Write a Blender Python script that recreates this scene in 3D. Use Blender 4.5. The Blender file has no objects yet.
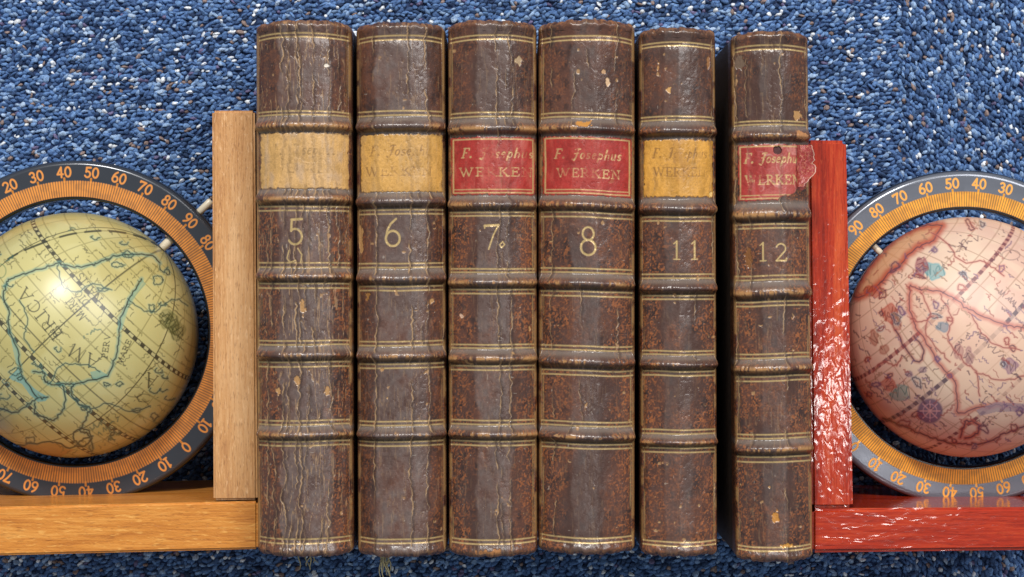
import bpy, bmesh, math, random
import numpy as np
from mathutils import Vector, Matrix

# ------------------------------------------------------------------ scene, camera, light
S = bpy.context.scene
COL = S.collection
CAMZ = 0.925            # camera height over the carpet (m)
FPX = 2133.0            # focal length in pixels of the 1024 px wide picture
CX, CY = 512.0, 288.5

cam = bpy.data.cameras.new("camera")
cam.sensor_width = 36.0
cam.lens = FPX / 1024.0 * 36.0
cam.clip_start = 0.01
cam.clip_end = 50.0
camo = bpy.data.objects.new("camera", cam)
camo.location = (0, 0, CAMZ)
COL.objects.link(camo)
S.camera = camo

S.view_settings.view_transform = 'Standard'
S.view_settings.look = 'None'
S.view_settings.exposure = 0.0
S.view_settings.gamma = 1.0
S.render.resolution_x, S.render.resolution_y = 1024, 577
S.cycles.max_bounces = 6
S.cycles.use_denoising = True

W = bpy.data.worlds.new("World")
S.world = W
W.use_nodes = True
W.node_tree.nodes["Background"].inputs[0].default_value = (0.86, 0.93, 1.0, 1)
W.node_tree.nodes["Background"].inputs[1].default_value = 0.36


def lamp(name, loc, size, power, color, target=(0, 0, 0.05)):
    d = bpy.data.lights.new(name, 'AREA')
    d.shape = 'RECTANGLE'
    d.size, d.size_y = size
    d.energy = power
    d.color = color
    o = bpy.data.objects.new(name, d)
    o.location = loc
    o.rotation_euler = (Vector(target) - Vector(loc)).to_track_quat('-Z', 'Y').to_euler()
    COL.objects.link(o)
    return o


# ceiling panels of the room: the main one up and behind, a wide pale one up and to the right, a small one nearly overhead
lamp("ceiling_lamp", (-0.40, 2.15, 2.35), (0.42, 0.42), 73, (1.0, 0.97, 0.92))
lamp("ceiling_lamp", (1.25, 1.35, 2.45), (1.5, 1.1), 46, (1.0, 0.98, 0.96))
lamp("ceiling_lamp", (0.52, -0.16, 2.35), (0.06, 0.16), 1.15, (1.0, 0.98, 0.95))


# ------------------------------------------------------------------ helpers
def at(px, py, z):
    """world point seen at a pixel of the photograph, at height z"""
    k = (CAMZ - z) / FPX
    return Vector(((px - CX) * k, (CY - py) * k, z))


def mmpp(z):
    return (CAMZ - z) / FPX


def tag(o, label=None, cat=None, group=None, kind=None):
    if label: o["label"] = label
    if cat: o["category"] = cat
    if group: o["group"] = group
    if kind: o["kind"] = kind
    return o


def empty(name, loc, rz=0.0):
    o = bpy.data.objects.new(name, None)
    o.empty_display_size = 0.02
    o.location = loc
    o.rotation_euler = (0, 0, rz)
    COL.objects.link(o)
    return o


def link(name, me, mat, parent=None):
    o = bpy.data.objects.new(name, me)
    me.materials.append(mat)
    COL.objects.link(o)
    if parent: o.parent = parent
    return o


def mesh_np(name, V, F4=None, F3=None, cols=None, mask=None, normals=None, smooth=True):
    """mesh from numpy arrays; F4 quads, F3 triangles; cols (n,3) linear colour; mask (n,3) rough, gilt, free"""
    me = bpy.data.meshes.new(name)
    V = np.asarray(V, dtype=np.float32)
    loops, starts, tot = [], [], 0
    if F4 is not None and len(F4):
        F4 = np.asarray(F4, dtype=np.int32); loops.append(F4.ravel())
        starts.append(np.arange(len(F4), dtype=np.int32) * 4); tot = F4.size
    if F3 is not None and len(F3):
        F3 = np.asarray(F3, dtype=np.int32); loops.append(F3.ravel())
        starts.append(np.arange(len(F3), dtype=np.int32) * 3 + tot)
    L = np.concatenate(loops); ST = np.concatenate(starts)
    me.vertices.add(len(V)); me.vertices.foreach_set("co", V.ravel())
    me.loops.add(len(L)); me.loops.foreach_set("vertex_index", L)
    me.polygons.add(len(ST)); me.polygons.foreach_set("loop_start", ST)
    me.update(calc_edges=True)
    me.validate()
    if smooth:
        me.polygons.foreach_set("use_smooth", np.ones(len(ST), dtype=bool))
    for nm, arr in (("Col", cols), ("Mask", mask)):
        if arr is not None:
            a = me.color_attributes.new(nm, 'FLOAT_COLOR', 'POINT')
            c = np.ones((len(V), 4), dtype=np.float32); c[:, :3] = arr
            a.data.foreach_set("color", c.ravel())
    if normals is not None:
        me.normals_split_custom_set_from_vertices(np.asarray(normals, dtype=np.float32))
    me.update()
    return me


def vnoise(ny, nx, gy, gx, rng):
    """smooth value noise, ny x nx samples over a gy x gx lattice, 0..1"""
    gy = max(1.0, gy); gx = max(1.0, gx)
    g = rng.random((int(gy) + 3, int(gx) + 3))
    y = np.linspace(0, gy, ny); x = np.linspace(0, gx, nx)
    iy = y.astype(int); ix = x.astype(int)
    fy = y - iy; fx = x - ix
    fy = fy * fy * (3 - 2 * fy); fx = fx * fx * (3 - 2 * fx)
    r0 = g[iy][:, ix] * (1 - fx) + g[iy][:, ix + 1] * fx
    r1 = g[iy + 1][:, ix] * (1 - fx) + g[iy + 1][:, ix + 1] * fx
    return r0 * (1 - fy)[:, None] + r1 * fy[:, None]


def fbm(ny, nx, gy, gx, rng, octs=4, gain=0.5):
    out = np.zeros((ny, nx)); a = 1.0; t = 0.0
    for o in range(octs):
        out += a * vnoise(ny, nx, min(gy * 2 ** o, ny / 1.5), min(gx * 2 ** o, nx / 1.5), rng); t += a; a *= gain
    return out / t


def sstep(a, b, x):
    t = np.clip((x - a) / (b - a), 0, 1)
    return t * t * (3 - 2 * t)


def mixc(c, col, m):
    return c * (1 - m[..., None]) + np.asarray(col) * m[..., None]


def lin(r, g, b):
    def f(c):
        c /= 255.0
        return c / 12.92 if c <= 0.04045 else ((c + 0.055) / 1.055) ** 2.4
    return np.array([f(r), f(g), f(b)])


def seg_mask(X, Y, pts, w, soft):
    """coverage of a polyline of full width w over sample positions X, Y (any shape)"""
    pts = np.asarray(pts, float)
    d2 = np.full(X.shape, 1e9)
    for (x0, y0), (x1, y1) in zip(pts[:-1], pts[1:]):
        dx, dy = x1 - x0, y1 - y0
        l2 = dx * dx + dy * dy + 1e-12
        t = np.clip(((X - x0) * dx + (Y - y0) * dy) / l2, 0, 1)
        d2 = np.minimum(d2, (X - x0 - t * dx) ** 2 + (Y - y0 - t * dy) ** 2)
    return 1 - sstep(w / 2 - soft / 2, w / 2 + soft / 2, np.sqrt(d2))


# ------------------------------------------------------------------ stroke letters
def arc(cx, cy, rx, ry, a0, a1, n=14):
    return [(cx + rx * math.cos(math.radians(a0 + (a1 - a0) * i / n)),
             cy + ry * math.sin(math.radians(a0 + (a1 - a0) * i / n))) for i in range(n + 1)]


# glyph: width, list of (polyline, relative stroke weight); y runs 0..1
T, H = 1.0, 0.5
G = {
 '0': (.6, [(arc(.3, .5, .27, .48, 0, 360, 24), .9)]),
 '1': (.4, [([(.22, 0), (.22, 1)], T), ([(.06, .86), (.22, 1)], H), ([(.06, 0), (.38, 0)], H)]),
 '2': (.62, [(arc(.3, .72, .25, .26, 160, -35) + [(.05, .04)], .8), ([(.05, .04), (.57, .04), (.6, .16)], T)]),
 '3': (.6, [(arc(.28, .74, .22, .24, 150, -90), .9), (arc(.28, .26, .26, .26, 90, -150), .9)]),
 '4': (.64, [([(.44, 0), (.44, 1), (.04, .3), (.6, .3)], .9)]),
 '5': (.6, [([(.14, .95), (.54, .98)], T), ([(.15, .95), (.12, .52)], .9), ([(.12, .52)] + arc(.27, .30, .27, .30, 110, -150), .85)]),
 '6': (.6, [(arc(.3, .28, .26, .28, 0, 360, 22), .85), ([(.05, .33), (.1, .6), (.22, .82), (.42, 1.0)], .8)]),
 '7': (.6, [([(.02, .94), (.58, .97)], T), ([(.57, .97), (.36, .55), (.18, 0)], .6), ([(.02, .94), (.02, .84)], H)]),
 '8': (.6, [(arc(.3, .76, .2, .23, 0, 360, 20), .7), (arc(.3, .27, .26, .27, 0, 360, 22), .8)]),
 '9': (.6, [(arc(.3, .72, .25, .27, 0, 360, 22), .85), ([(.55, .7), (.5, .4), (.38, .18), (.2, 0)], .8)]),
 'A': (.8, [([(.06, 0), (.4, 1)], H), ([(.4, 1), (.74, 0)], T), ([(.2, .36), (.6, .36)], H), ([(0, 0), (.16, 0)], H), ([(.62, 0), (.84, 0)], H)]),
 'B': (.66, [([(.12, 0), (.12, 1)], T), ([(.0, 1), (.12, 1)] + arc(.3, .76, .22, .24, 90, -90) + [(.12, .52)], H), (arc(.3, .26, .28, .26, 90, -90) + [(0, 0)], .7)]),
 'C': (.8, [(arc(.44, .5, .38, .48, 45, 315, 20), .8)]),
 'D': (.8, [([(.12, 0), (.12, 1)], T), ([(0, 1)] + arc(.3, .5, .42, .5, 90, -90) + [(0, 0)], .7)]),
 'E': (.66, [([(.14, 0), (.14, 1)], T), ([(0, 1), (.58, 1), (.6, .82)], H), ([(.14, .52), (.46, .52)], H), ([(.46, .62), (.46, .42)], H), ([(0, 0), (.6, 0), (.63, .2)], H)]),
 'F': (.62, [([(.14, 0), (.14, 1)], T), ([(0, 1), (.58, 1), (.6, .8)], H), ([(.14, .52), (.44, .52)], H), ([(0, 0), (.28, 0)], H)]),
 'I': (.34, [([(.17, 0), (.17, 1)], T), ([(0, 1), (.34, 1)], H), ([(0, 0), (.34, 0)], H)]),
 'J': (.6, [([(.42, 1), (.36, .1), (.22, -.22), (.02, -.12)], T), ([(.12, .92), (.3, 1.04), (.62, 1)], .7), ([(.14, .5), (.5, .55)], H)]),
 'K': (.8, [([(.14, 0), (.14, 1)], T), ([(.66, 1), (.16, .45)], H), ([(.32, .6), (.72, 0)], T), ([(0, 1), (.28, 1)], H), ([(0, 0), (.28, 0)], H), ([(.6, 0), (.82, 0)], H)]),
 'L': (.62, [([(.14, 0), (.14, 1)], T), ([(0, 1), (.28, 1)], H), ([(0, 0), (.58, 0), (.6, .22)], H)]),
 'M': (.95, [([(.1, 0), (.14, 1)], H), ([(.14, 1), (.48, .05)], T), ([(.48, .05), (.8, 1)], H), ([(.8, 1), (.84, 0)], T)]),
 'N': (.8, [([(.12, 0), (.12, 1)], H), ([(.12, 1), (.68, 0)], T), ([(.68, 0), (.68, 1)], H), ([(0, 1), (.14, 1)], H), ([(.56, 1), (.8, 1)], H), ([(0, 0), (.24, 0)], H)]),
 'O': (.85, [(arc(.42, .5, .38, .48, 0, 360, 22), .8)]),
 'P': (.64, [([(.14, 0), (.14, 1)], T), ([(0, 1), (.14, 1)] + arc(.32, .74, .24, .26, 90, -90) + [(.14, .48)], .6), ([(0, 0), (.28, 0)], H)]),
 'R': (.78, [([(.14, 0), (.14, 1)], T), ([(0, 1), (.14, 1)] + arc(.34, .75, .22, .25, 90, -90) + [(.14, .5)], .6), ([(.34, .5), (.7, 0), (.8, 0)], T), ([(0, 0), (.28, 0)], H)]),
 'S': (.6, [(arc(.3, .75, .22, .23, 30, 270, 12) + arc(.3, .26, .24, .26, 90, -150, 12), .8)]),
 'T': (.74, [([(.37, 0), (.37, 1)], T), ([(.02, .84), (.04, 1), (.7, 1), (.72, .84)], H)]),
 'V': (.8, [([(.06, 1), (.4, 0)], T), ([(.4, 0), (.74, 1)], H)]),
 'W': (1.15, [([(.06, 1), (.34, 0)], T), ([(.34, 0), (.56, .9)], H), ([(.5, 1), (.78, 0)], T), ([(.78, 0), (1.04, 1)], H), ([(-.02, 1), (.16, 1)], H), ([(.94, 1), (1.14, 1)], H)]),
 'X': (.8, [([(.1, 0), (.66, 1)], H), ([(.1, 1), (.7, 0)], T)]),
 'o': (.46, [(arc(.22, .28, .18, .28, 0, 360, 16), .8)]),
 's': (.38, [(arc(.2, .42, .14, .14, 40, 270, 9) + arc(.18, .14, .15, .14, 90, -140, 9), .8)]),
 'e': (.44, [([(.06, .3), (.38, .36)] + arc(.22, .28, .17, .28, 20, 310, 14), .75)]),
 'p': (.5, [([(.1, .56), (.06, -.34)], T), (arc(.26, .28, .17, .27, 150, -150, 14), .75)]),
 'h': (.5, [([(.08, 1), (.06, 0)], T), (arc(.25, .3, .17, .26, 160, 0, 8) + [(.42, 0)], .8)]),
 'u': (.5, [([(.08, .56), (.08, .16)] + arc(.22, .16, .14, .16, 180, 330, 7), .8), ([(.4, .56), (.4, 0)], T)]),
 '.': (.26, [(arc(.1, .05, .03, .04, 0, 360, 6), T)]),
 ':': (.26, [(arc(.1, .05, .03, .04, 0, 360, 6), T), (arc(.12, .45, .03, .04, 0, 360, 6), T)]),
 ' ': (.4, []),
}


def text_strokes(txt, x0, y0, h, width=None, shear=0.0, weight=0.12, gap=0.14, ang=0.0):
    """polylines with widths; text centred on x0, y0 with cap height h, stretched to width; ang in degrees"""
    tot = sum(G[c][0] for c in txt) + gap * (len(txt) - 1)
    kx = h if width is None else width / tot
    x = -tot / 2
    ca, sa = math.cos(math.radians(ang)), math.sin(math.radians(ang))
    out = []
    for c in txt:
        w, ss = G[c]
        for pl, wt in ss:
            q = []
            for (a, b) in pl:
                lx, ly = (x + a + shear * b) * kx, (b - 0.5) * h
                q.append((x0 + lx * ca - ly * sa, y0 + lx * sa + ly * ca))
            out.append((q, wt * weight * h))
        x += w + gap
    return out


# ------------------------------------------------------------------ materials
def new_mat(name):
    m = bpy.data.materials.new(name); m.use_nodes = True
    return m, m.node_tree.nodes, m.node_tree.links, m.node_tree.nodes["Principled BSDF"]


def attr_mat(name, rough=0.4, spec=0.5, bump=0.0, bump_scale=2500.0, coat=0.0, coat_rough=0.1, use_mask=False, grain=0.0):
    """surface whose own printed / stained colour is carried by the mesh, with fine procedural grain on top"""
    m, N, L, B = new_mat(name)
    a = N.new("ShaderNodeVertexColor"); a.layer_name = "Col"
    src = a.outputs["Color"]
    tc = N.new("ShaderNodeTexCoord")
    nz = N.new("ShaderNodeTexNoise"); nz.inputs["Scale"].default_value = bump_scale; nz.inputs["Detail"].default_value = 3
    L.new(tc.outputs["Object"], nz.inputs["Vector"])
    if grain:
        mr = N.new("ShaderNodeMapRange"); mr.inputs[1].default_value = .25; mr.inputs[2].default_value = .75
        mr.inputs[3].default_value = 1 - grain; mr.inputs[4].default_value = 1 + grain
        L.new(nz.outputs["Fac"], mr.inputs[0])
        mx = N.new("ShaderNodeVectorMath"); mx.operation = 'SCALE'
        L.new(src, mx.inputs[0]); L.new(mr.outputs[0], mx.inputs["Scale"]); src = mx.outputs[0]
    L.new(src, B.inputs["Base Color"])
    B.inputs["Roughness"].default_value = rough
    B.inputs["Specular IOR Level"].default_value = spec
    B.inputs["Coat Weight"].default_value = coat
    B.inputs["Coat Roughness"].default_value = coat_rough
    if use_mask:
        k = N.new("ShaderNodeVertexColor"); k.layer_name = "Mask"
        sp = N.new("ShaderNodeSeparateColor"); L.new(k.outputs["Color"], sp.inputs[0])
        L.new(sp.outputs[0], B.inputs["Roughness"])
        mu = N.new("ShaderNodeMath"); mu.operation = 'MULTIPLY'; mu.inputs[1].default_value = 0.45
        L.new(sp.outputs[1], mu.inputs[0]); L.new(mu.outputs[0], B.inputs["Metallic"])
    if bump:
        b = N.new("ShaderNodeBump"); b.inputs["Strength"].default_value = bump; b.inputs["Distance"].default_value = 0.0003
        L.new(nz.outputs["Fac"], b.inputs["Height"]); L.new(b.outputs[0], B.inputs["Normal"])
    return m


def ramp(N, stops):
    r = N.new("ShaderNodeValToRGB")
    el = r.color_ramp.elements
    while len(el) < len(stops): el.new(0.5)
    for e, (p, c) in zip(el, stops):
        e.position = p; e.color = (c[0], c[1], c[2], 1)
    return r


def wood_mat(name, c_dark, c_mid, c_light, axis, rough, coat, coat_rough, bump, bump_dist, pores, ripple, spec=.5, varnish=None, flecks=.2):
    """varnished wood, grain along 'X' or 'Y' of the object"""
    m, N, L, B = new_mat(name)
    tc = N.new("ShaderNodeTexCoord")
    def mapped(sx, sy, sz):
        mp = N.new("ShaderNodeMapping"); mp.inputs["Scale"].default_value = (sx, sy, sz)
        L.new(tc.outputs["Object"], mp.inputs[0]); return mp.outputs[0]
    def noise(vec, sc, det, dist=0.0, rg=.5):
        n = N.new("ShaderNodeTexNoise"); n.inputs["Scale"].default_value = sc; n.inputs["Detail"].default_value = det
        n.inputs["Distortion"].default_value = dist; n.inputs["Roughness"].default_value = rg
        L.new(vec, n.inputs["Vector"]); return n.outputs["Fac"]
    al, ac = 1.0, 9.0
    v = mapped(al, ac, ac) if axis == 'X' else mapped(ac, al, ac)
    broad = noise(v, 9.0, 3, 1.2)
    v2 = mapped(1, 22, 22) if axis == 'X' else mapped(22, 1, 22)
    fibre = noise(v2, 60.0, 4, 0.3, .65)
    rp = ramp(N, [(.28, c_dark), (.5, c_mid), (.72, c_light)])
    mx = N.new("ShaderNodeMix"); mx.data_type = 'FLOAT'; mx.inputs[0].default_value = .5
    L.new(broad, mx.inputs[2]); L.new(fibre, mx.inputs[3]); L.new(mx.outputs[0], rp.inputs[0])
    col = rp.outputs[0]
    v3 = mapped(1, 7, 7) if axis == 'X' else mapped(7, 1, 7)
    pore = noise(v3, 260.0, 2, 0, .6)
    pr = ramp(N, [(.56, (0, 0, 0)), (.72, (1, 1, 1))])
    L.new(pore, pr.inputs[0])
    pm = N.new("ShaderNodeMix"); pm.data_type = 'RGBA'
    sc = N.new("ShaderNodeMath"); sc.operation = 'MULTIPLY'; sc.inputs[1].default_value = pores
    L.new(pr.outputs[0], sc.inputs[0]); L.new(sc.outputs[0], pm.inputs[0])
    L.new(col, pm.inputs[6]); pm.inputs[7].default_value = (c_dark[0] * .55, c_dark[1] * .5, c_dark[2] * .5, 1)
    v6 = mapped(1, 5, 5) if axis == 'X' else mapped(5, 1, 5)
    fr = ramp(N, [(.60, (0, 0, 0)), (.70, (1, 1, 1))])
    L.new(noise(v6, 190.0, 2, 0.3, .6), fr.inputs[0])
    sf = N.new("ShaderNodeMath"); sf.operation = 'MULTIPLY'; sf.inputs[1].default_value = flecks
    L.new(fr.outputs[0], sf.inputs[0])
    fm = N.new("ShaderNodeMix"); fm.data_type = 'RGBA'
    L.new(sf.outputs[0], fm.inputs[0]); L.new(pm.outputs[2], fm.inputs[6])
    fm.inputs[7].default_value = (min(c_light[0] * 1.15, .9), min(c_light[1] * 1.2, .9), min(c_light[2] * 1.3, .9), 1)
    L.new(fm.outputs[2], B.inputs["Base Color"])
    B.inputs["Roughness"].default_value = rough
    B.inputs["Specular IOR Level"].default_value = spec
    B.inputs["Coat Weight"].default_value = coat
    B.inputs["Coat Roughness"].default_value = coat_rough
    v4 = mapped(1, 2.6, 2.6) if axis == 'X' else mapped(2.6, 1, 2.6)
    rip = noise(v4, ripple, 4, .4, .6)
    ad = N.new("ShaderNodeMath"); ad.operation = 'ADD'
    L.new(rip, ad.inputs[0])
    fs = N.new("ShaderNodeMath"); fs.operation = 'MULTIPLY'; fs.inputs[1].default_value = .5
    L.new(fibre, fs.inputs[0]); L.new(fs.outputs[0], ad.inputs[1])
    b = N.new("ShaderNodeBump"); b.inputs["Strength"].default_value = bump; b.inputs["Distance"].default_value = bump_dist
    L.new(ad.outputs[0], b.inputs["Height"]); L.new(b.outputs[0], B.inputs["Normal"])
    if varnish:                                    # thick brushed varnish: its own smooth ripples
        vs, vd = varnish
        v5 = mapped(.45, 1, 1) if axis == 'X' else mapped(1.0, .55, 1)
        b2 = N.new("ShaderNodeBump"); b2.inputs["Strength"].default_value = 1; b2.inputs["Distance"].default_value = vd
        L.new(noise(v5, vs, 1, .6, .5), b2.inputs["Height"]); L.new(b2.outputs[0], B.inputs["Coat Normal"])
    else:
        L.new(b.outputs[0], B.inputs["Coat Normal"])
    return m


def plain_mat(name, col, rough=.5, var=.25, scale=300.0, bump=.2):
    m, N, L, B = new_mat(name)
    tc = N.new("ShaderNodeTexCoord")
    n = N.new("ShaderNodeTexNoise"); n.inputs["Scale"].default_value = scale; n.inputs["Detail"].default_value = 4
    L.new(tc.outputs["Object"], n.inputs["Vector"])
    c = np.array(col)
    rp = ramp(N, [(.3, c * (1 - var)), (.7, np.minimum(c * (1 + var), 1))])
    L.new(n.outputs["Fac"], rp.inputs[0]); L.new(rp.outputs[0], B.inputs["Base Color"])
    B.inputs["Roughness"].default_value = rough
    b = N.new("ShaderNodeBump"); b.inputs["Strength"].default_value = bump; b.inputs["Distance"].default_value = .0003
    L.new(n.outputs["Fac"], b.inputs["Height"]); L.new(b.outputs[0], B.inputs["Normal"])
    return m


M_LEATHER = attr_mat("worn_calf_leather", use_mask=True, bump=.22, bump_scale=2200, grain=.14, coat=.2, coat_rough=.2)
M_BOARD = plain_mat("board_leather", (.05, .028, .018), .5, .5, 500, .4)
M_PAGES = plain_mat("old_paper", (.42, .33, .2), .8, .2, 400, .3)
M_CORD = plain_mat("frayed_cord", (.42, .36, .2), .8, .3, 1500, .3)
M_RING = attr_mat("printed_ring", spec=.7, use_mask=True)
M_GLOBE_OLIVE = attr_mat("yellow_globe_print", rough=.40, spec=.4, coat=.85, coat_rough=.34, bump=.02, bump_scale=400)
M_GLOBE_PINK = attr_mat("pink_globe_print", rough=.5, spec=.9, bump=.03, bump_scale=400)
M_PIN = plain_mat("ivory_pin", (.75, .66, .5), .3, .1, 300, .05)
M_CARPET = attr_mat("carpet_yarn", rough=1.0, spec=.04, bump=.7, bump_scale=1700, grain=.5)
M_HONEY_Y = wood_mat("honey_wood_upright", lin(158, 102, 60), lin(202, 148, 94), lin(226, 180, 130), 'Y', .42, .4, .12, .5, .0005, .6, 520, .3, None, .55)
M_HONEY_X = wood_mat("honey_wood_base", lin(160, 88, 26), lin(208, 134, 54), lin(234, 172, 90), 'X', .42, .5, .12, .42, .0005, .5, 480, .3, None, .5)
M_RED_Y = wood_mat("red_varnished_upright", lin(104, 16, 8), lin(174, 48, 20), lin(212, 92, 46), 'Y', .5, 1.0, .09, .6, .0003, .5, 360, .08, (400, .00013))
M_RED_X = wood_mat("red_varnished_base", lin(110, 18, 8), lin(172, 46, 18), lin(202, 78, 34), 'X', .5, 1.0, .09, .6, .0003, .45, 360, .08, (360, .00010))


# ------------------------------------------------------------------ carpet (loop pile, two tiles laid at right angles)
def build_carpet():
    rng = np.random.default_rng(11)
    X0, X1, Y0, Y1 = -.31, .31, -.20, .20
    seam = at(899, 60, 0).x
    pl, pw = .0024, .0015       # pitch along and across the yarn rows
    P, A, ID = [], [], []
    def rows(xa, xb, ya, yb, vertical, off):
        La, Lb, Ca, Cb = (ya, yb, xa, xb) if vertical else (xa, xb, ya, yb)
        nr, nc = int((Cb - Ca) / pw), int((Lb - La) / pl)
        r = np.arange(nr)[:, None]; c = np.arange(nc)[None, :]
        l = La + (c + .5 + .5 * (r % 2)) * pl + rng.normal(0, .00042, (nr, nc))
        k = Ca + (r + .5) * pw + rng.normal(0, .00026, (nr, nc)) + .0004 * np.sin(l * 310 + r)
        ang = rng.normal(.42 if not vertical else .30, .38, (nr, nc)) * np.where(rng.random((nr, nc)) < .85, 1, -1)
        # colour runs along a yarn for one to three loops
        base = rng.random((nr, nc)); keep = rng.random((nr, nc)) < .42
        for j in range(1, nc):
            base[:, j] = np.where(keep[:, j], base[:, j - 1], base[:, j])
        if vertical:
            P.append(np.stack([k, l], -1).reshape(-1, 2)); ang = ang + math.pi / 2
        else:
            P.append(np.stack([l, k], -1).reshape(-1, 2))
        A.append(ang.ravel()); ID.append(base.ravel())
    rows(X0, seam, Y0, Y1, False, 0)
    rows(seam, X1, Y0, Y1, True, 0)
    P = np.concatenate(P); A = np.concatenate(A); ID = np.concatenate(ID)
    n = len(P)
    hl = .00180 * rng.uniform(.7, 1.3, n); hw = .00100 * rng.uniform(.75, 1.3, n)
    hh = .0017 * rng.uniform(.75, 1.2, n); lift = rng.normal(0, .00034, n)
    pal = [(.00, lin(40, 50, 74)), (.2, lin(62, 84, 122)), (.45, lin(82, 114, 164)), (.66, lin(104, 140, 190)), (.84, lin(146, 174, 210)), (1.0, lin(178, 198, 224))]
    xs = [p for p, _ in pal]
    q = rng.random(n) * .6 + ID * .4
    C = np.stack([np.interp(q, xs, [c[ch] for _, c in pal]) for ch in range(3)], -1)
    hl = hl * 1.0
    fl = np.where(rng.random(n) < .45, (ID * 7919.0) % 1.0, rng.random(n))
    s1 = fl < .050; s2 = (fl > .5) & (fl < .54); s3 = (fl > .8) & (fl < .82)
    C[s1] = lin(232, 238, 246); C[s2] = lin(150, 130, 124); C[s3] = lin(112, 106, 142)
    fs = rng.uniform(.55, 1.0, n); mixf = (s1 | s2 | s3); hl[mixf] *= fs[mixf]; hw[mixf] *= .85
    C *= rng.uniform(.95, 1.28, (n, 1))
    # dome: apex, ring, ring
    k = 7
    th = np.arange(k) / k * 2 * math.pi
    u = np.concatenate([[0], .62 * np.cos(th), 1.0 * np.cos(th + .3)])
    v = np.concatenate([[0], .62 * np.sin(th), 1.0 * np.sin(th + .3)])
    w = np.concatenate([[0], np.full(k, -.24), np.full(k, -1.0)])
    jit = 1 + rng.normal(0, .17, (n, len(u)))
    lx = u[None] * hl[:, None] * jit; ly = v[None] * hw[:, None] * jit
    # yarn leans: the crest sits to one side
    lean = rng.normal(0, .00028, n)
    ly = ly + (lean[:, None]) * (w[None] > -.5)
    ca, sa = np.cos(A)[:, None], np.sin(A)[:, None]
    VX = P[:, :1] + lx * ca - ly * sa
    VY = P[:, 1:] + lx * sa + ly * ca
    VZ = -.0001 + lift[:, None] + w[None] * hh[:, None]
    # the pile leans a little this way and that over the floor
    slope = .16 * np.sin(P[:, 0] * 31 + 3 * np.sin(P[:, 1] * 17)) + .12 * np.sin(P[:, 1] * 43 + 2 * np.sin(P[:, 0] * 23) + 1.3)
    VZ = VZ + slope[:, None] * (VY - P[:, 1:])
    VZ = np.minimum(VZ, 0.0006)
    V = np.stack([VX, VY, VZ], -1).reshape(-1, 3)
    base_i = (np.arange(n) * len(u))[:, None]
    i = np.arange(k); j = (i + 1) % k
    F3 = np.stack([np.zeros(k, int), 1 + i, 1 + j], -1)
    F4 = np.stack([1 + i, 1 + k + i, 1 + k + j, 1 + j], -1)
    F3 = (base_i[:, :, None] + F3[None]).reshape(-1, 3)
    F4 = (base_i[:, :, None] + F4[None]).reshape(-1, 4)
    gy_ = C.mean(axis=1, keepdims=True); C = (C * .96 + gy_ * .04) * .80
    cols = np.repeat(C, len(u), axis=0)
    me = mesh_np("carpet", V, F4, F3, cols=cols)
    o = link("carpet", me, M_CARPET)
    tag(o, "blue speckled loop pile carpet with white and tan flecks", "carpet", kind="structure")
    # woven backing, going on well beyond the picture
    bm = bmesh.new()
    vs = [bm.verts.new(p) for p in ((-1.2, -1, -.0021), (1.2, -1, -.0021), (1.2, 1, -.0021), (-1.2, 1, -.0021))]
    bm.faces.new(vs)
    b = bpy.data.meshes.new("carpet_backing"); bm.to_mesh(b); bm.free()
    ob = link("carpet_backing", b, plain_mat("backing_blue", lin(38, 58, 98), .9, .5, 700, .5), o)


build_carpet()


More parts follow.
